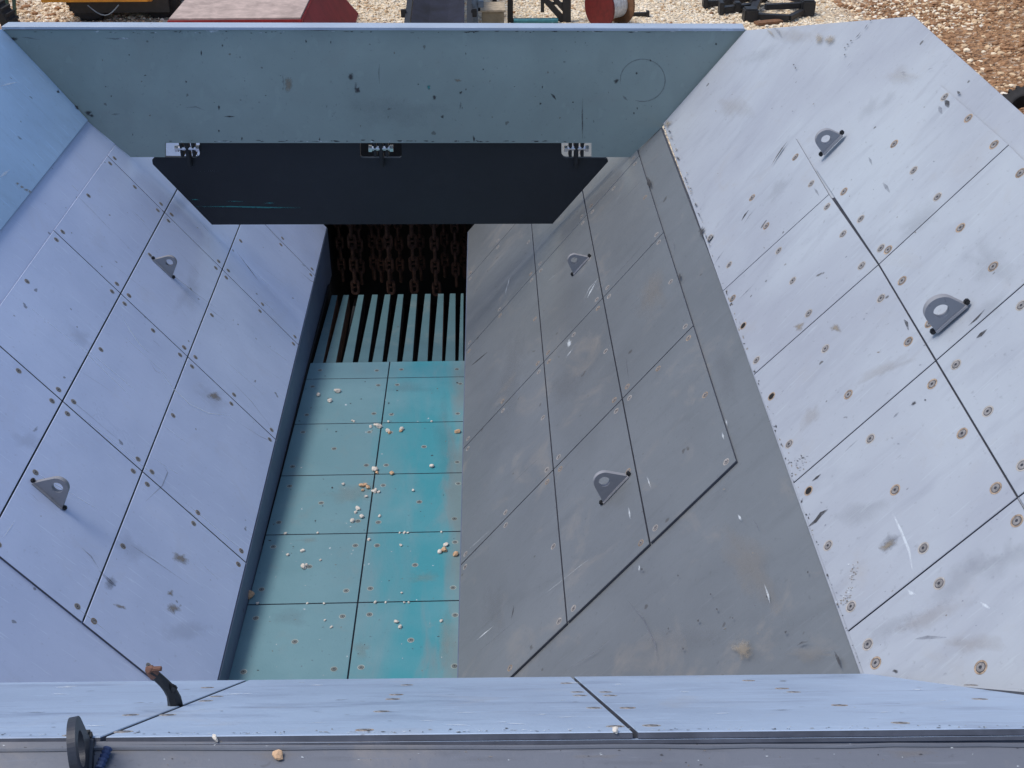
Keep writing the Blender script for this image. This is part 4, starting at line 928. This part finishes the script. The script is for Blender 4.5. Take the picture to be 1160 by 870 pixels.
# black trestle frame
tf = thing('steel_trestle', 'black steel trestle with a diagonal brace on the pale gravel', 'trestle', gh(610, 26)); Yt = gh(610, 25).y
def tp(px, py, Y=None): 
    Y = Y or Yt; z = Z_at(py, Y); return Vector((X_at(px, Y, z), Y, z))
for nm, p, q, w in (('post', (578, 27), (578, -40), .11), ('post', (642, 27), (642, -40), .16), ('bottom_rail', (578, 24), (642, 24), .09), ('brace', (616, -2), (640, 25), .11), ('brace', (624, -6), (643, 16), .09), ('hanger', (614.5, 14), (614.5, -30), .07), ('top_rail', (578, -40), (642, -40), .10), ('cross_rail', (620, 4), (642, 5), .05)):
    bm = bmesh.new(); bm_bar(bm, tp(*p), tp(*q), w); make_obj(nm, bm, M['black'], tf)
bm = bmesh.new(); a_ = gh(582, 27.5); b_ = gh(632, 27); bm_tube(bm, [a_+Vector((0, 0, .06)), b_+Vector((0, 0, .06))], .05, 10); tag(make_obj('teal_pipe', bm, M['teal']), 'teal pipe lying on the gravel at the foot of the black trestle', 'pipe')
# cable drum
cd_c = gh(690, 30); rdr = 0.42; ax = Vector((0.80, 0.60, 0)).normalized(); cdc = Vector((cd_c.x, cd_c.y, rdr))
cd = thing('cable_drum', 'wooden cable drum with a red flange, a brown flange and white cable', 'cable drum', (cd_c.x, cd_c.y, 0))
bm = bmesh.new(); bm_lathe(bm, cdc-ax*.30, ax, [(0, 0), (rdr, 0), (rdr, .04), (0, .04)], 32); make_obj('flange', bm, M['drumred'], cd)['label'] = 'red flange'
bm = bmesh.new(); bm_lathe(bm, cdc+ax*.24, ax, [(0, 0), (rdr, 0), (rdr, .04), (0, .04)], 32); make_obj('flange', bm, M['drumbrown'], cd)['label'] = 'brown flange'
bm = bmesh.new(); bm_lathe(bm, cdc-ax*.25, ax, [(0, 0)]+[(rdr*(.62+.02*(k % 2)), .005+k*.04) for k in range(13)]+[(0, .49)], 24); make_obj('cable_winding', bm, M['cable'], cd)
bm = bmesh.new(); bm_tube(bm, [cdc+ax*(.1+.03*k)+Vector((-.05*k, -.05, .28+.12*math.sin(k*.5))) for k in range(6)], .018, 8); make_obj('cable_end', bm, M['cable'], cd)
# small black rods near drum
bm = bmesh.new(); p = gh(727, 19); bm_bar(bm, p+Vector((-.5, 0, .05)), p+Vector((.15, 0.02, .05)), .07); bm_box(bm, p+Vector((.12, 0, .06)), (.06, .09, .12)); tag(make_obj('black_rod', bm, M['black']), 'short black steel rod on the gravel beside the cable drum', 'steel rod')
# heap of black rods: three separate pieces
def gp(px, py, h=.08): p = gh(px, py); return Vector((p.x, p.y, h))
def rod(pts, w, lab, name='steel_prop', plates=True):
    bm = bmesh.new(); P = [gp(*p) for p in pts]
    for i in range(len(P)-1): bm_bar(bm, P[i], P[i+1], w)
    if plates:
        for e_ in (P[0], P[-1]): bm_box(bm, e_+Vector((0, 0, .05)), (.09, .22, .24), None, .01)
        bm_box(bm, (P[0]+P[-1])/2+Vector((0, 0, .03)), (.14, .2, .2), None, .02)
    tag(make_obj(name, bm, M['black']), lab, 'steel prop', 'black steel props dumped on the gravel')
rod([(798, 9.5, .1), (826, 8, .1), (848, 5, .14)], .12, 'left prop of the black heap, lying nearly level with square end plates')
rod([(816, 17, .1), (852, 13.5, .12)], .13, 'short front prop of the black heap, below the left prop')
rod([(824, 5, .12), (862, 1, .16)], .12, 'rear prop of the black heap, furthest from the hopper')
fr = thing('dumped_frame', 'tangled black braced steel frame lying at the right of the prop heap', 'steel frame', gp(880, 12, 0))
for a_, b_, w in (((850, 24, .1), (862, 4, .3), .14), ((862, 4, .3), (910, 16, .25), .1), ((850, 24, .1), (893, 26, .1), .12), ((893, 26, .1), (914, 16, .1), .1), ((866, 19, .2), (908, 17, .2), .11), ((870, 14, .3), (905, 3, .3), .07), ((868, 5, .35), (903, 13, .35), .08), ((862, 4, .3), (905, 3, .3), .08), ((905, 3, .3), (914, 17, .2), .1)):
    bm = bmesh.new(); bm_bar(bm, gp(*a_), gp(*b_), w); make_obj('frame_bar', bm, M['black'], fr)
for p_ in ((849, 24, .1), (913, 17, .15), (860, 6, .25)):
    bm = bmesh.new(); bm_box(bm, gp(*p_), (.28, .3, .34), None, .03); make_obj('end_block', bm, M['black'], fr)
# tan boards near the corner of the cross plate
bm = bmesh.new(); bm_bar(bm, gp(856, 30, .06), gp(884, 27, .06), .18, .05); tag(make_obj('brown_plank', bm, M['drumbrown']), 'short brown plank on the gravel in front of the dumped black frame', 'plank')
# green trestle at the far left
gs = thing('green_stand', 'thin dark green steel stand at the far left edge', 'stand', gh(12, 18)); Yg = gh(12, 20).y
for nm, p, q, w in (('leg', (10, 22), (5, -30), .06), ('leg', (17, 14), (14, -30), .06), ('foot_bar', (8, 10), (16, 15), .06)):
    bm = bmesh.new(); bm_bar(bm, tp(p[0], p[1], Yg), tp(q[0], q[1], Yg), w); make_obj(nm, bm, M['darkgreen'], gs)
# black tyres
def tyre(c, r, w, ax, lab):
    bm = bmesh.new(); ax = Vector(ax).normalized(); c = Vector(c)
    bm_lathe(bm, c-ax*w/2, ax, [(r*.55, 0), (r*.6, -.01), (r*.92, .0), (r, w*.2), (r, w*.8), (r*.92, w), (r*.6, w+.01), (r*.55, w), (r*.55, 0)], 32)
    u = ax.orthogonal().normalized(); v = ax.cross(u)
    for k in range(24): a_ = 2*math.pi*k/24; d = u*math.cos(a_)+v*math.sin(a_); bm_bar(bm, c-ax*w*.42+d*r, c+ax*w*.42+d*r, .05)
    tag(make_obj('tyre', bm, M['rubber'], None, c), lab, 'tyre')
p = level(0.5).hit(-6, 26); tyre((p.x, p.y, .5), .45, .3, (0.3, 1, .1), 'black tyre by the foot of the green stand')
p = level(gz(9.0, 18)+.3).hit(1166, 122); tyre((p.x, p.y, gz(p.x, p.y)+.28), .45, .3, (-.35, -.5, .8), 'black tyre leaning on the brown dirt, right of the pale upper wall')

# ================================================================== LIGHT, SKY, CAMERA
w = bpy.data.worlds.new('World'); scene.world = w; w.use_nodes = True
nt = w.node_tree; bg = nt.nodes['Background']; sky = nt.nodes.new('ShaderNodeTexSky'); sky.sky_type = 'NISHITA'; sky.sun_disc = False
SE, SA = math.radians(62), math.radians(-86)      # elevation; azimuth from +Y towards +X
sky.sun_elevation = SE; sky.sun_rotation = SA; sky.air_density = 1.0; sky.dust_density = 2.0; sky.ozone_density = 1.0
nt.links.new(sky.outputs[0], bg.inputs[0]); bg.inputs[1].default_value = 0.12
sd = bpy.data.lights.new('sun', 'SUN'); sd.energy = 1.7; sd.angle = math.radians(20); sd.color = (1.0, 0.93, 0.84)
so = bpy.data.objects.new('sun', sd); COL.objects.link(so)
dirv = Vector((math.sin(SA)*math.cos(SE), math.cos(SA)*math.cos(SE), math.sin(SE))); so.rotation_euler = dirv.to_track_quat('Z', 'Y').to_euler(); so.location = (10, 5, 20)
cam = bpy.data.cameras.new('camera'); co = bpy.data.objects.new('camera', cam); COL.objects.link(co); scene.camera = co
cam.sensor_width = 36; cam.lens = 36*FPX/1160; cam.clip_end = 2000; cam.clip_start = 0.05
mt = Matrix((CR, CU, -CF)).transposed().to_4x4(); mt.translation = CC; co.matrix_world = mt
scene.view_settings.view_transform = 'Standard'; scene.view_settings.look = 'None'; scene.view_settings.gamma = 1; scene.view_settings.exposure = 0.35
scene.render.resolution_x = 1024; scene.render.resolution_y = 768
